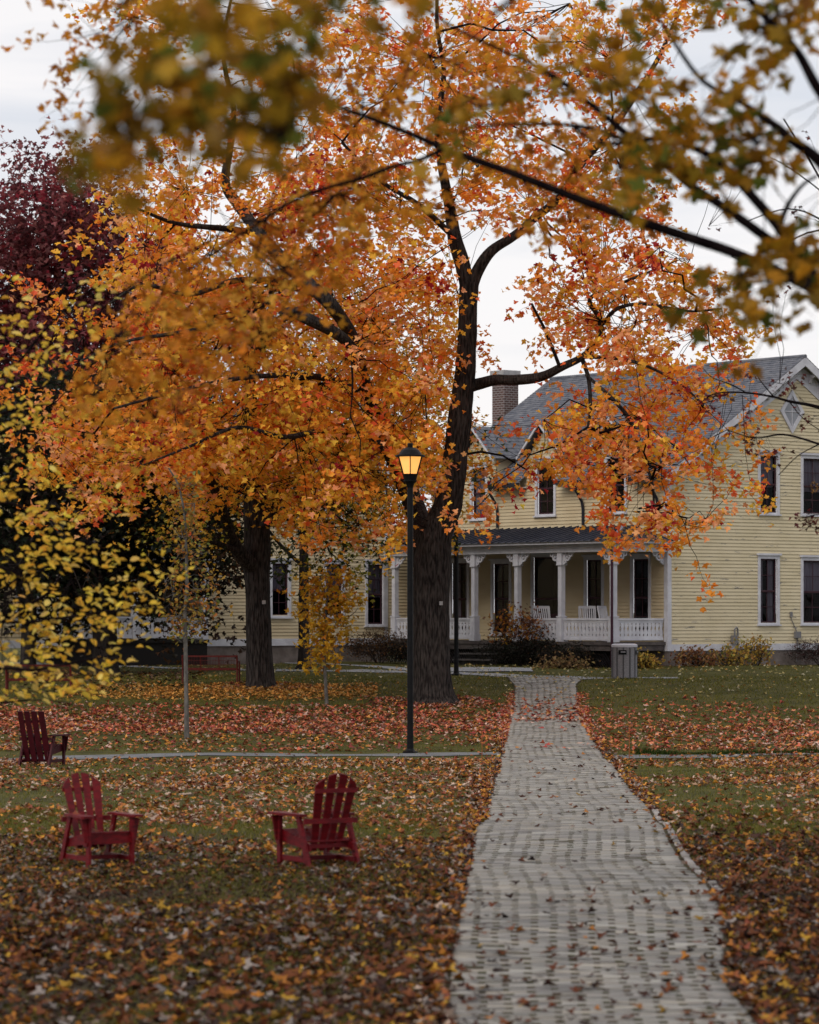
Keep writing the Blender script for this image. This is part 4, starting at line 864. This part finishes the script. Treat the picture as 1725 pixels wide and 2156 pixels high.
for x_ in (-15.75,-12.75,-9.95):
    c_ = WB(); c_.box((x_-.09,11.96,1.85),(x_+.09,12.14,4.5)); pc = c_.build('porch_column', WHITE, house, local=hl)
    b_ = WB(); scroll(b_, (x_-.09,12.05,4.5), -1, False); scroll(b_, (x_+.09,12.05,4.5), 1, False); b_.build('scroll_bracket', WHITE, pc, local=hl)
railing((-12.65,12.05,1.85),(-10.05,12.05,1.85)); railing((-15.65,12.05,1.85),(-12.85,12.05,1.85))
# wreath hanging in the second upper window
HM = Matrix.Translation((X0,104,0)) @ Matrix.Rotation(R(38),4,'Z')
wr = thing('wreath', 'small golden leaf wreath hanging on the upper right gable window', 'wreath', HM @ Vector((6.62,-.09,7.2)))
aa = rng.uniform(0,2*np.pi,70); rr_ = rng.normal(.15,.02,70)
pw_ = np.array([tuple(HM @ Vector((6.62+r_*math.cos(a), -.09+rng.normal(0,.01), 7.0+r_*math.sin(a)))) for a,r_ in zip(aa,rr_)])
leaves('wreath_leaves', pw_, np.full(70,.07), np.tile((.45,.24,.07),(70,1))*rng.uniform(.6,1.2,(70,1)), 'small', wr)
m_ = MB(); m_.tube([HM @ Vector((6.62+.15*math.cos(a/12*6.283), -.08, 7.0+.15*math.sin(a/12*6.283))) for a in range(13)], .012, 6); m_.tube([HM @ Vector((6.62,-.085,7.15)), HM @ Vector((6.62,-.085,7.5))], .005, 5); m_.build('wreath_ring', BARKY, wr, world=True)

# ---------------- rocking chairs ----------------
def rocking_chair(label, loc, rz):
    r = thing('rocking_chair', label, 'rocking chair', loc, rz, 'white rocking chairs on the porch')
    m = MB()
    for i in range(7): x = -.21+i*.07; m.bar((x,-.20,.46),(x*1.05,-.40,1.10),.035,.015,up=(0,1,0))
    m.bar((-.27,-.41,1.13),(.27,-.41,1.13),.03,.09); m.bar((-.25,-.21,.50),(.25,-.21,.50),.03,.05); m.build('backrest', WHITE, r)
    m = MB()
    for i in range(6): y = -.2+i*.085; m.bar((-.26,y,.42+y*.08),(.26,y,.42+y*.08),.065,.02)
    m.build('seat', WHITE, r)
    for s_ in (-1,1):
        m = MB(); m.bar((s_*.28,.24,.06),(s_*.28,.24,.64),.04,.04,up=(0,1,0)); m.build('leg', WHITE, r)
        m = MB(); m.bar((s_*.28,-.18,.06),(s_*.27,-.42,1.16),.04,.04,up=(0,1,0)); m.build('leg', WHITE, r)
        m = MB(); m.bar((s_*.30,-.27,.63),(s_*.30,.30,.66),.09,.025); m.build('arm', WHITE, r)
        m = MB(); m.tube([(s_*.28, -.55+i*.11, .03+.09*((i-4.6)/5)**2*1.2) for i in range(10)], .022, 6); m.build('rocker', WHITE, r)
    return r
rc = rocking_chair('white slatted rocking chair at the top of the porch steps', HM @ Vector((-1.5,4.35,1.8)), R(38+160))
r2 = copy_tree(rc); r2.location = HM @ Vector((-1.0,1.55,1.8)); r2.rotation_euler = (0,0,R(38+200)); r2['label'] = 'white rocking chair behind the railing at the right end of the porch'
r3 = copy_tree(rc); r3.location = HM @ Vector((-1.1,2.6,1.8)); r3.rotation_euler = (0,0,R(38+150)); r3['label'] = 'white rocking chair mostly hidden behind the corner porch column'

# ---------------- red lawn chairs ----------------
def lawn_chair(label, loc, rz, flat=False, RED=RED):
    r = thing('lawn_chair', label, 'lawn chair', loc, rz, 'red wooden lawn chairs'); r.scale = (.85,.88,.92) if not flat else (1,.9,1)
    for s_ in (-1,1):
        m = MB(); m.bar((s_*.30,.30,0),(s_*.30,.30,.575),.035,.085,up=(0,1,0)); 
        m.prism([(.32,.57),(.36,.30),(.34,.25),(.26,.25),(.26,.57)], lambda a,b,c,s_=s_: (s_*(.319+c), a-.02 , b), .02)
        m.prism([(.318,.565),(.40,.565),(.355,.30),(.318,.27)], lambda a,b,c,s_=s_: (s_*a, .285+c, b), .03); m.build('leg', RED, r)
        m = MB(); m.bar((s_*.31,-.46,0),(s_*.30,-.20,.575),.035,.085,up=(1,0,0)) if False else m.add([(s_*(.295+o),y,z) for o in (0,.035) for y,z in ((-.50,0),(-.41,0),(-.15,.575),(-.24,.575))], [(0,1,2,3),(4,5,6,7),(0,1,5,4),(1,2,6,5),(2,3,7,6),(3,0,4,7)]); m.build('leg', RED, r)
        m = MB(); m.prism([(s_*.255,-.30),(s_*.255,.36),(s_*.29,.40),(s_*.41,.40),(s_*.43,.36),(s_*.40,.10),(s_*.35,-.30)], lambda a,b,c: (a,b,.576+c), .028); m.build('arm', RED, r)
        m = MB(); m.prism([(-.42,.20),(-.42,.28),(.26,.395),(.30,.36),(.30,.28)], lambda a,b,c,s_=s_: (s_*(.262+c), a, b), .025); m.build('side_rail', RED, r)
        m = MB(); m.bar((s_*.285,-.43,.10),(s_*.285,.28,.10),.03,.055); m.build('stretcher', RED, r)
    m = MB(); m.bar((-.27,-.02,.10),(.27,-.02,.10),.05,.05); m.build('stretcher', RED, r)
    m = MB()
    for i in range(8): y = .27-i*.078; z = .40-i*.0135; m.bar((-.285,y,z),(.285,y,z),.068,.022)
    m.build('seat', RED, r); m = MB(); m.box((-.262,.262,.27),(.262,.288,.392)); m.build('apron', RED, r)
    m = MB(); tl_ = .40; n = 4
    for i in range(n):
        u0 = -.5+i/n; u1 = u0+1/n; g = .019
        wb_, wt_ = (.40,.56) if not flat else (.58,.60)
        H = .93 if not flat else 1.04; npt = 6; L_ = []
        for k in range(npt+1):
            t = k/npt; uu = (u0+(u1-u0)*t); x_ = uu*wt_+ (g if k == 0 else -g if k == npt else 0); zz = H-(0 if flat else .16*(2*abs(uu))**2.0); L_.append((x_,zz))
        poly = [(u1*wb_-g*.8,0),(u0*wb_+g*.8,0)]+L_
        poly = [poly[1]]+[poly[0]]+L_[::-1]
        m.prism(poly, lambda a,b,c: (a, -.24-b*.35-c*.9+abs(a)*abs(a)*.25-(.02 if flat else 0), (.20 if not flat else .10)+b*.93-c*.3), .022)
    m.bar((-.27,-.265-.72*.35,.20+.72*.93),(.27,-.265-.72*.35,.20+.72*.93),.022,.05); m.bar((-.34,-.265-.33*.35,.20+.355*.93),(.34,-.265-.33*.35,.20+.355*.93),.03,.06); m.bar((-.26,-.275,.25),(.26,-.275,.25),.022,.05)
    m.build('backrest', RED, r); return r
p = on_ground(210,1822); c1 = lawn_chair('red lawn chair seen from the front, rounded back leaning left', p, R(211))
p = on_ground(664,1824); c2 = copy_tree(c1); c2.location = p; c2.rotation_euler = (0,0,R(29)); c2.scale = (.95,.95,.97); c2['label'] = 'red lawn chair seen from behind, rounded back, nearest the brick path'
p = on_ground(92,1612); lawn_chair('red lawn chair with a flat topped back beside the asphalt cross path', p, R(-20), True, mat('shaded_red_paint', (.055,.003,.008), .55, (.035,.003,.006), 9, spec=.2))  # shade on the back, turned to the camera, is put into this darker red

# ---------------- street lamps ----------------
GLOW = bpy.data.materials.new('lamp_glass'); GLOW.use_nodes = True; b_ = GLOW.node_tree.nodes['Principled BSDF']
b_.inputs['Base Color'].default_value = (.5,.3,.12,1); b_.inputs['Roughness'].default_value = .5; b_.inputs['Emission Color'].default_value = (1,.43,.09,1); b_.inputs['Emission Strength'].default_value = .95
def hot():
    m = bpy.data.materials.new('lamp_bulb'); m.use_nodes = True; b = m.node_tree.nodes['Principled BSDF']; b.inputs['Emission Color'].default_value = (1,.72,.34,1); b.inputs['Emission Strength'].default_value = 1.3; return m
def lamp_post(label, loc, Hh):
    r = thing('street_lamp', label, 'street lamp', loc, 0, 'black street lamps')
    m = MB(); m.lathe((0,0,0), [(.16,0),(.16,.04),(.10,.06),(.075,.10),(.066,.5),(.062,Hh-1.0),(.062,Hh-.86),(.085,Hh-.78),(.14,Hh-.72)], 16); m.build('pole', BLACK, r, smooth=False)
    m = MB(); m.lathe((0,0,0), [(.15,Hh-.72),(.15,Hh-.705),(.13,Hh-.70),(.155,Hh-.60),(.175,Hh-.565)], 16); m.build('collar', BLACK, r)
    n = 6; rot = R(90/6+15); rb0, rt0 = .165, .275; z0, z1 = Hh-.563, Hh-.205
    P = lambda k, rr, z: (rr*math.cos(2*math.pi*k/n+rot), rr*math.sin(2*math.pi*k/n+rot), z)
    for k in range(n):
        m = MB(); m.add([P(k,rb0,z0),P(k+1,rb0,z0),P(k+1,rt0,z1),P(k,rt0,z1)], [(0,1,2,3)]); m.build('glass_panel', GLOW, r)
    m = MB()
    for k in range(n): m.bar(P(k,rb0+.008,z0),P(k,rt0+.008,z1),.022,.022)
    m.build('lantern_frame', BLACK, r)
    m = MB(); m.lathe((0,0,0), [(.02,z0+.03),(.05,z0+.10),(.06,z0+.20),(.04,z0+.30),(.01,z0+.33)], 12); m.build('bulb', hot(), r)
    m = MB(); m.lathe((0,0,0), [(.285,Hh-.205),(.318,Hh-.20),(.318,Hh-.165),(.25,Hh-.15),(.235,Hh-.125),(.19,Hh-.06),(.12,Hh-.012),(.06,Hh),(.055,Hh+.005),(.06,Hh+.075),(.045,Hh+.09)], 24); m.build('lantern_cap', BLACK, r, smooth=False)
    return r
p = on_ground(864,1586); Hl = (1586-942)/FP*p.y
la = lamp_post('tall black lamp with a glowing amber lantern standing in front of the big maple', p, Hl)
p2 = on_ground(961,1422); lb = copy_tree(la); lb.location = p2; lb['label'] = 'black lamp post beside the steps, its lantern hidden behind the big maple'
ll = bpy.data.lights.new('lamp_light', 'POINT'); ll.energy = 18; ll.color = (1,.6,.25); ll.shadow_soft_size = .1
lo_ = bpy.data.objects.new('lamp_light', ll); C.objects.link(lo_); lo_.location = (p.x, p.y, p.z+Hl-.36)

# ---------------- litter bin ----------------
p = on_ground(1315,1428); BIN = mat('bin_grey', (.17,.17,.185), .8, (.25,.245,.26), 30, bump=.4, bscale=60); BINL = mat('bin_lid', (.5,.5,.55), .35)
tc_ = thing('litter_bin', 'grey ribbed litter bin at the edge of the path before the porch', 'litter bin', p, R(10)); rr = .37; hh = 1.0
m = MB(); m.lathe((0,0,0), [(rr*.96,0),(rr,.03),(rr,.40),(rr*.985,.405),(rr*.985,.42),(rr,.425),(rr,hh-.10),(rr*.98,hh-.09)], 32); m.build('bin_body', BIN, tc_)
for k in range(12):
    a = 2*math.pi*k/12+.2; m = MB(); q = Vector((math.cos(a),math.sin(a),0)); m.bar(q*(rr+.004)+Vector((0,0,.03)), q*(rr+.004)+Vector((0,0,hh-.1)), .035,.018, up=q); m.build('bin_rib', mat('bin_rib', (.075,.075,.08), .7) if k == 0 else bpy.data.materials['bin_rib'], tc_)
m = MB(); m.lathe((0,0,0), [(rr+.012,hh-.09),(rr+.016,hh-.03),(rr-.02,hh),(rr-.08,hh+.01),(.15,hh-.02)], 32); m.build('bin_rim', BINL, tc_)
for a in (-112,-28):
    m = MB(); q = Vector((math.cos(R(a)),math.sin(R(a)),0)); c_ = q*(rr+.012)+Vector((0,0,.76)); s_ = q.cross(Vector((0,0,1)))
    m.bar(c_-s_*.12, c_+s_*.12, .012, .13); pl = m.build('bin_plate', BLACK, tc_)
    m = MB(); m.bar(c_+q*.009-s_*.09+Vector((0,0,.01)), c_+q*.009+s_*.05+Vector((0,0,.01)), .004, .018); m.build('plate_line', BINL, pl)

# ---------------- benches ----------------
def bench(label, loc, rz, Ln):
    r = thing('garden_bench', label, 'bench', loc, rz, 'red metal benches'); h = Ln/2
    m = MB(); m.bar((-h,-.22,.80),(h,-.22,.80),.04,.05); m.bar((-h,-.12,.44),(h,-.12,.44),.04,.06)
    for k in range(34): x = -h+(k+.5)*Ln/34; m.bar((x,-.13,.45),(x,-.215,.79),.009,.006,up=(0,1,0))
    for k in (1,2): x = -h+Ln*k/3; m.bar((x,-.13,.42),(x,-.22,.80),.03,.02,up=(0,1,0))
    for zz in (.56,.68): m.bar((-h,-.13-.09*(zz-.45)/.35,zz),(h,-.13-.09*(zz-.45)/.35,zz),.006,.008)
    m.build('backrest', REDM, r)
    m = MB(); m.bar((-h,.34,.42),(h,.34,.42),.04,.06)
    for k in range(30): x = -h+(k+.5)*Ln/30; m.bar((x,-.12,.43),(x,.34,.43),.012,.008)
    m.build('seat', REDM, r)
    for sx in (-1,1):
        m = MB(); m.tube([(sx*h,.34,0),(sx*h,.34,.62)], .025, 8); m.build('leg', REDM, r)
        m = MB(); m.tube([(sx*h,-.22,0),(sx*h,-.14,.42),(sx*h,-.23,.83)], .025, 8); m.build('leg', REDM, r)
        m = MB(); m.tube([(sx*h,-.17,.63),(sx*h,.1,.66),(sx*h,.36,.63)], .02, 8); m.build('armrest', REDM, r)
    return r
p = on_ground(444,1441); b1 = bench('red wire bench in front of the far path, left of the golden maple trunk', p, R(-4), 1.55)
p = on_ground(82,1466); b2 = copy_tree(b1); b2.location = p; b2.rotation_euler = (0,0,R(3)); b2.scale = (1.12,1,1.05); b2['label'] = 'red wire bench at the left edge under the yellow beech branches'
S.view_layers[0].update()

# ---------------- shrubs along the house ----------------
def shrub(label, c, rx, ry, h, pal, pw, size, n, nleaf, kind='small', name='shrub', cat='shrub', stems=14, up=.2, z0=.15):
    r = thing(name, label, cat, c); m = MB(); nd = []
    for k in range(stems):
        a = random.uniform(0,6.28); q = random.uniform(.3,1)
        nd += limb(m, [(c[0]+.1*math.cos(a),c[1]+.1*math.sin(a),c[2]-.02,.012),(c[0]+rx*.5*q*math.cos(a),c[1]+ry*.5*q*math.sin(a),c[2]+h*.5,.009),(c[0]+rx*q*math.cos(a),c[1]+ry*q*math.sin(a),c[2]+h*random.uniform(.8,1.12),.004)], 5, 4, .03)
    m.build('stems', BARKD, r, world=True)
    u = rng.normal(size=(n,3)); u /= np.linalg.norm(u,axis=1)[:,None]; u *= rng.random((n,1))**.4
    cc_ = np.array(c)+u*np.array([rx,ry,h/2])+np.array([0,0,h/2+z0]); cc_[:,2] += smooth_noise(cc_,3.)*.12; cc_[:,2] = np.maximum(cc_[:,2], c[2]+.05)
    crown(r, cc_, nd, pal, pw, size, nleaf, .22, .10, kind, .2, hubn=8, bark=BARKD, hub_r=.008, tw_r=.004, up=up, droop=-.1)
    return r
def hp_(x, y): q = HM @ Vector((x,y,0)); return (q.x,q.y,float(gz(q.x,q.y)))
DKG=[(.018,.022,.012),(.03,.025,.018),(.02,.015,.012)]; RB=[(.16,.06,.025),(.25,.09,.02),(.09,.035,.025),(.40,.20,.02)]; TAN=[(.30,.20,.09),(.38,.26,.11),(.22,.12,.06)]
shrub('broad rust brown bush below the house wall, right of the golden sapling', on_ground(800,1396), 1.3,.8,.85, [(.12,.065,.035),(.20,.09,.03),(.05,.03,.02)], [3,1.6,2], .07, 420, 7)
shrub('arching tan ornamental grass clump at the left end of the porch', on_ground(852,1388), .55,.4,1.15, TAN, [2,1,1], .16, 150, 5, name='grass_clump', up=.0)
shrub('tall dry grass clump before the wing wall, beside the rust bush', on_ground(735,1385), .3,.3,1.3, [(.22,.14,.07),(.16,.10,.06)], [1,1], .10, 90, 3, name='grass_clump', up=0)
shrub('bush with orange and brown leaves growing up in front of the porch railing', hp_(-3.1,3.9), 1.0,.6,1.45, [(.26,.10,.035),(.40,.15,.03),(.13,.05,.03),(.55,.28,.03)], [3,2,3,1.3], .10, 190, 4, 'maple5', z0=.5)
shrub('low dark bush under the porch, right of the steps', hp_(-3.1,3.6), 1.5,.6,.75, DKG, [2,2,2], .08, 420, 7)
shrub('low dark bush under the porch near its corner', hp_(-2.9,1.6), 1.1,.5,.5, DKG+[(.16,.09,.05)], [2,2,2,.8], .08, 260, 6)
shrub('dark low bush left of the porch steps', hp_(-3.0,9.2), 1.2,.5,.6, DKG, [2,2,2], .08, 260, 6)
for i,(x,y,a,h_,lb_,pl_) in enumerate(((-1.9,-.9,.6,.4,'yellowing fern clump beside the litter bin',0),(.4,-1.0,.8,.45,'low brown fern bed at the white corner board',1),(1.7,-1.0,.8,.5,'long yellow fern bed under the gable wall',0),(3.0,-1.0,.65,.72,'tall yellow green fern mound beside the gas meter',0))):
    shrub(lb_, hp_(x,y), a,.4,h_, [(.55,.36,.07),(.42,.23,.07),(.30,.27,.07)] if pl_ == 0 else [(.24,.10,.05),(.38,.22,.08)], [2,1.4,1] if pl_ == 0 else [2,1], .12, 95, 5, name='fern', cat='fern', up=.1, z0=.05)
shrub('dark red barberry bush at the right edge below the gable windows', hp_(6.2,-.9), 1.3,.5,.6, [(.07,.02,.022),(.10,.03,.025),(.03,.02,.018)], [2,1,2], .05, 380, 8)
shrub('pale dead leaf pile like ground plant before the porch corner', hp_(-3.6,.9), .9,.4,.3, TAN, [2,1,1], .12, 130, 6, z0=0)
shrub('golden brown bush beside the dark trunk and the far left porch', on_ground(282,1396), .9,.6,1.5, [(.26,.15,.04),(.18,.09,.03),(.12,.10,.04)], [2,2,1], .08, 320, 6)
shrub('green low bush below the far left railing', on_ground(350,1396), 1.5,.5,.95, [(.05,.07,.025),(.03,.045,.02)], [1,1], .07, 260, 7)
shrub('green ground plants along the wing foundation, left of the golden maple', on_ground(475,1386), 1.4,.3,.3, [(.05,.075,.03),(.035,.05,.02)], [1,1], .07, 220, 6, z0=0)
shrub('tan twiggy bush at the left edge below the beech leaves', on_ground(150,1396), 1.8,.6,1.2, [(.05,.035,.025),(.12,.08,.04),(.03,.03,.02)], [2,1,2], .07, 350, 6)

# thin reddish whips standing in the lawn near the crossing
for (px,py,h_,lb_) in ((1015,1598,.62,'thin orange stick standing left of the path where the paths cross, nearest the lamp'),(1058,1578,.5,'thin reddish stick at the left edge of the brick path'),(1325,1598,.7,'thin orange stick in the grass right of the brick path crossing'),(1180,1398,.5,'thin pale stick at the foot of the porch steps')):
    q = on_ground(px,py); o = thing('garden_stake', lb_, 'stake', q, group='thin sticks in the lawn'); m = MB()
    m.tube([(0,0,-.02),(.004,0,h_*.5),(-.004,.004,h_)], [.008,.007,.004], 6); m.build('stick', mat('stick', (.30,.085,.03), .8) if 'stick' not in bpy.data.materials else bpy.data.materials['stick'], o)
    m = MB(); m.box((-.004,-.002,h_*.80),(.02,.002,h_*.9)); m.build('stick_flag', bpy.data.materials['stick'], o)

# ---------------- grass and fallen leaves ----------------
def frustum_pts(n, d0, d1, marg=1.2):
    d = np.sqrt(rng.uniform(d0*d0, d1*d1, n)); x = rng.uniform(-1,1,n)*(862.5/FP*d*marg+1.3); return x, d
def grass(n, d0, d1, h, wd, keep):
    x, y = frustum_pts(n, d0, d1, 1.3); k = ~on_path(x,y,.02) & keep(x,y); x, y = x[k], y[k]; m = len(x); z = gz(x,y)
    a = rng.uniform(0,6.283,m); hh_ = h*rng.uniform(.5,1.2,m); ln = rng.normal(0,.5,(m,2))*hh_[:,None]; w_ = wd*rng.uniform(.7,1.3,m)
    V = np.empty((m,3,3)); V[:,0] = np.stack([x-np.cos(a)*w_,y-np.sin(a)*w_,z-.003],1); V[:,1] = np.stack([x+np.cos(a)*w_,y+np.sin(a)*w_,z-.003],1); V[:,2] = np.stack([x+ln[:,0],y+ln[:,1],z+hh_],1)
    g0 = np.array([(.115,.115,.022),(.165,.15,.032),(.08,.08,.02),(.23,.175,.07)])[rng.choice(4,m,p=[.4,.3,.2,.1])]*rng.uniform(.8,1.2,(m,1))
    return V.reshape(-1,3), np.repeat(g0,3,axis=0)
pn = lambda x,y,s,sd: smooth_noise(np.stack([x,y,0*x],1),s,sd)
def off_ribbons(x,y):
    zc = YH-FP*(gz(x,y)-HC)/y; return (rng.random(len(x)) < .12) | ~((zc > 1583) & (zc < 1600) & (x < 1.9)) & ~((zc > 1398) & (zc < 1424))
Va, Ca = grass(130000, 21, 46, .065, .0055, lambda x,y: (pn(x,y,.9,1.)+rng.normal(0,.35,len(x)) > -.45))
Vb, Cb = grass(90000, 44, 80, .06, .007, lambda x,y: off_ribbons(x,y) & (pn(x,y,.6,2.)+rng.normal(0,.4,len(x)) > -.35))
Vc, Cc = grass(70000, 80, 106, .07, .012, off_ribbons)
def strip(n, x0, x1, y0, h):
    x = rng.uniform(x0,x1,n); y = y0+rng.normal(0,.06,n); z = gz(x,y); a = rng.uniform(0,6.283,n); hh_ = h*rng.uniform(.5,1.2,n)*(1+.6*np.sin(x*2.3)*np.sin(x*.9)); V = np.empty((n,3,3))
    V[:,0] = np.stack([x-np.cos(a)*.012,y,z],1); V[:,1] = np.stack([x+np.cos(a)*.012,y,z],1); V[:,2] = np.stack([x+rng.normal(0,.04,n),y+rng.normal(0,.04,n),z+hh_],1)
    return V.reshape(-1,3), np.repeat(np.array([(.03,.05,.012)])*rng.uniform(.5,1.3,(n,1)),3,axis=0)
Vd, Cd = strip(4600, 4.75, 16, 67.35, .12); Vc = np.concatenate([Vc,Vd]); Cc = np.concatenate([Cc,Cd])
Vg = np.concatenate([Va,Vb,Vc]); tag(raw_mesh('grass', Vg, 3, np.arange(len(Vg)), GRASSM, colors=np.concatenate([Ca,Cb,Cc])), kind='stuff')
def litter(n, d0, d1, pal, pw, size, keep, lift=.012, kind='maple5', marg=1.2, lf=.55):
    x, y = frustum_pts(n, d0, d1, marg); k = keep(x,y); x, y = x[k], y[k]; m = len(x)
    pos = np.stack([x,y,gz(x,y)+lift+.02*rng.random(m)],1); pos[:,2] += np.where(on_path(x,y), .025, 0)
    p_ = np.array(pw,float); p_ /= p_.sum(); col = np.array(pal)[rng.choice(len(pal),m,p=p_)]*rng.uniform(.6,1.25,(m,1)); return pos, size*rng.uniform(.6,1.25,m), col
NB=[(.115,.036,.018),(.17,.058,.025),(.06,.028,.022),(.25,.215,.20),(.36,.14,.025),(.035,.022,.02),(.38,.22,.03),(.17,.125,.10)]
MD=[(.30,.10,.04),(.42,.16,.04),(.22,.06,.035),(.46,.34,.27),(.55,.24,.04),(.13,.05,.035),(.35,.22,.14)]
RD=[(.46,.11,.06),(.52,.20,.11),(.30,.06,.05),(.50,.33,.27),(.56,.25,.07),(.16,.06,.05)]
YC=[(.58,.29,.07),(.52,.22,.06),(.45,.27,.10)]
sets = []
pk = lambda x,y,m=.0: on_path(x,y,m)
sets.append(litter(37000,20.5,38,NB,[3,3.4,2.5,1.6,1.8,1.4,1.0,1.8],.078, lambda x,y: ~pk(x,y) & (pn(x,y,.7,5.)+rng.normal(0,.4,len(x)) > -.35)))
sets.append(litter(9000,20.5,45,NB,[4,3,3,.2,.6,3,.2,.4],.105, lambda x,y: (x > path_c(y)+path_w(y)/2) & (rng.random(len(x)) < np.clip((48-y)/18,0,1))))
sets.append(litter(40000,36,66,MD,[2.4,2.2,2,2.4,1.2,1.6,1.6],.092, lambda x,y: ~pk(x,y) & off_ribbons(x,y) & (pn(x,y,.55,6.)+rng.normal(0,.45,len(x)) > -.12)))
sets.append(litter(34000,68.5,87,RD,[3,3,2,2,1.6,1.2],.12, lambda x,y: off_ribbons(x,y) & (rng.random(len(x)) < np.where(pk(x,y), np.clip(1-abs(y-82)/4,.02,1)*.65, np.where(x < 2.6, np.clip(1-(abs(y-79.5)/5.8)**2,.10,1)*(y<85), np.clip(.32-(y-82)/14,0,.32)))+.15*pn(x,y,.6,7.))))
sets.append(litter(34000,84,93,YC,[3,2,1],.11, lambda x,y: (x < -.9) & (x > -9.5) & (rng.random(len(x)) < np.clip(1.2-abs(y-88.3)/2.4,0,1)*np.clip((1.5-abs((x+4.5)/4)),0,1))))
sets.append(litter(32000,20.5,34,[(.05,.025,.016),(.09,.04,.02),(.035,.025,.02),(.13,.09,.06)],[2,2,2,1],.045, lambda x,y: ~pk(x,y), lift=.004))
sets.append(litter(5000,88,98,BRN+[(.15,.09,.06)],[1,2,1,2,3],.12, lambda x,y: (x < -6.2) & (x > -11)))
sets.append(litter(3500,86,106,[(.42,.34,.14),(.40,.22,.06),(.5,.45,.3)],[2,1,1],.10, lambda x,y: rng.random(len(x)) < .7))
sets.append(litter(20000,20.5,70,NB,[3,3,3,.2,1.2,1.5,.6,.3],.08, lambda x,y: pk(x,y) & (rng.random(len(x)) < .07+1.1*np.clip((31-y)/9,0,1)+.25*np.clip(abs(x-path_c(y))*2/path_w(y)-.75,0,1)*3*.5)))
def ring(c, r0, r1, n, pal):
    a = rng.uniform(0,6.283,n); r_ = rng.uniform(r0,r1,n); x = c[0]+r_*np.cos(a); y = c[1]+r_*np.sin(a)
    return np.stack([x,y,gz(x,y)+.015+.03*rng.random(n)],1), rng.uniform(.07,.13,n), np.array(pal)[rng.integers(0,len(pal),n)]*rng.uniform(.6,1.2,(n,1))
ye = rng.uniform(20.5,88,5200); sd_ = rng.choice([-1,1],5200); xe_ = path_c(ye)+sd_*(path_w(ye)/2+.05+np.abs(rng.normal(0,.13,5200))-.07); ke = off_ribbons(xe_,ye) & ~((sd_ > 0) & (ye > 30) & (ye < 47)); xe_, ye = xe_[ke], ye[ke]
pe_ = np.array(NB+MD)[rng.integers(0,13,len(xe_))]*rng.uniform(.6,1.2,(len(xe_),1)); pe_[ye > 72] = np.array(RD)[rng.integers(0,5,int((ye > 72).sum()))]
sets.append((np.stack([xe_,ye,gz(xe_,ye)+.03+.015*rng.random(len(xe_))],1), rng.uniform(.05,.11,len(xe_)), pe_))
sets.append(litter(9000,66.5,79,MD,[2.4,2.2,2,1.4,1.2,1.6,1],.10, lambda x,y: ~pk(x,y) & off_ribbons(x,y) & (pn(x,y,.8,4.)+rng.normal(0,.4,len(x)) > -.2)))
sets.append(litter(9500,20.5,29,NB,[2,3,2,2.4,2,1,1.4,2],.105, lambda x,y: ~pk(x,y) & (rng.random(len(x)) < .8)))
sets.append(ring(bD,.6,1.7,700,RD)); sets.append(ring(bB,.4,1.5,600,YC+MD))
for ch_, sc in ((c1,.92),(c2,.97)):                # a few leaves lying on the seats and arms
    mw = Matrix.Translation(ch_.location) @ Matrix.Rotation(ch_.rotation_euler[2],4,'Z')
    L_ = [tuple(mw @ Vector((random.uniform(-.2,.2), random.uniform(-.1,.24), .415*sc))) for _ in range(5)] + [tuple(mw @ Vector((random.choice((-.29,.29)), random.uniform(-.1,.3), .612*sc))) for _ in range(2)]
    sets.append((np.array(L_), np.full(7,.085), np.array(MD)[rng.integers(0,6,7)]))
pos = np.concatenate([s_[0] for s_ in sets]); sz = np.concatenate([s_[1] for s_ in sets]); col = np.concatenate([s_[2] for s_ in sets])
lt = leaves('fallen_leaves', pos, sz, col, 'maple5', None, LITTER, up=1.1, tip=(0,0,0), flat=.30); tag(lt, kind='stuff')
# a small scatter of bright orange singles on the lawn
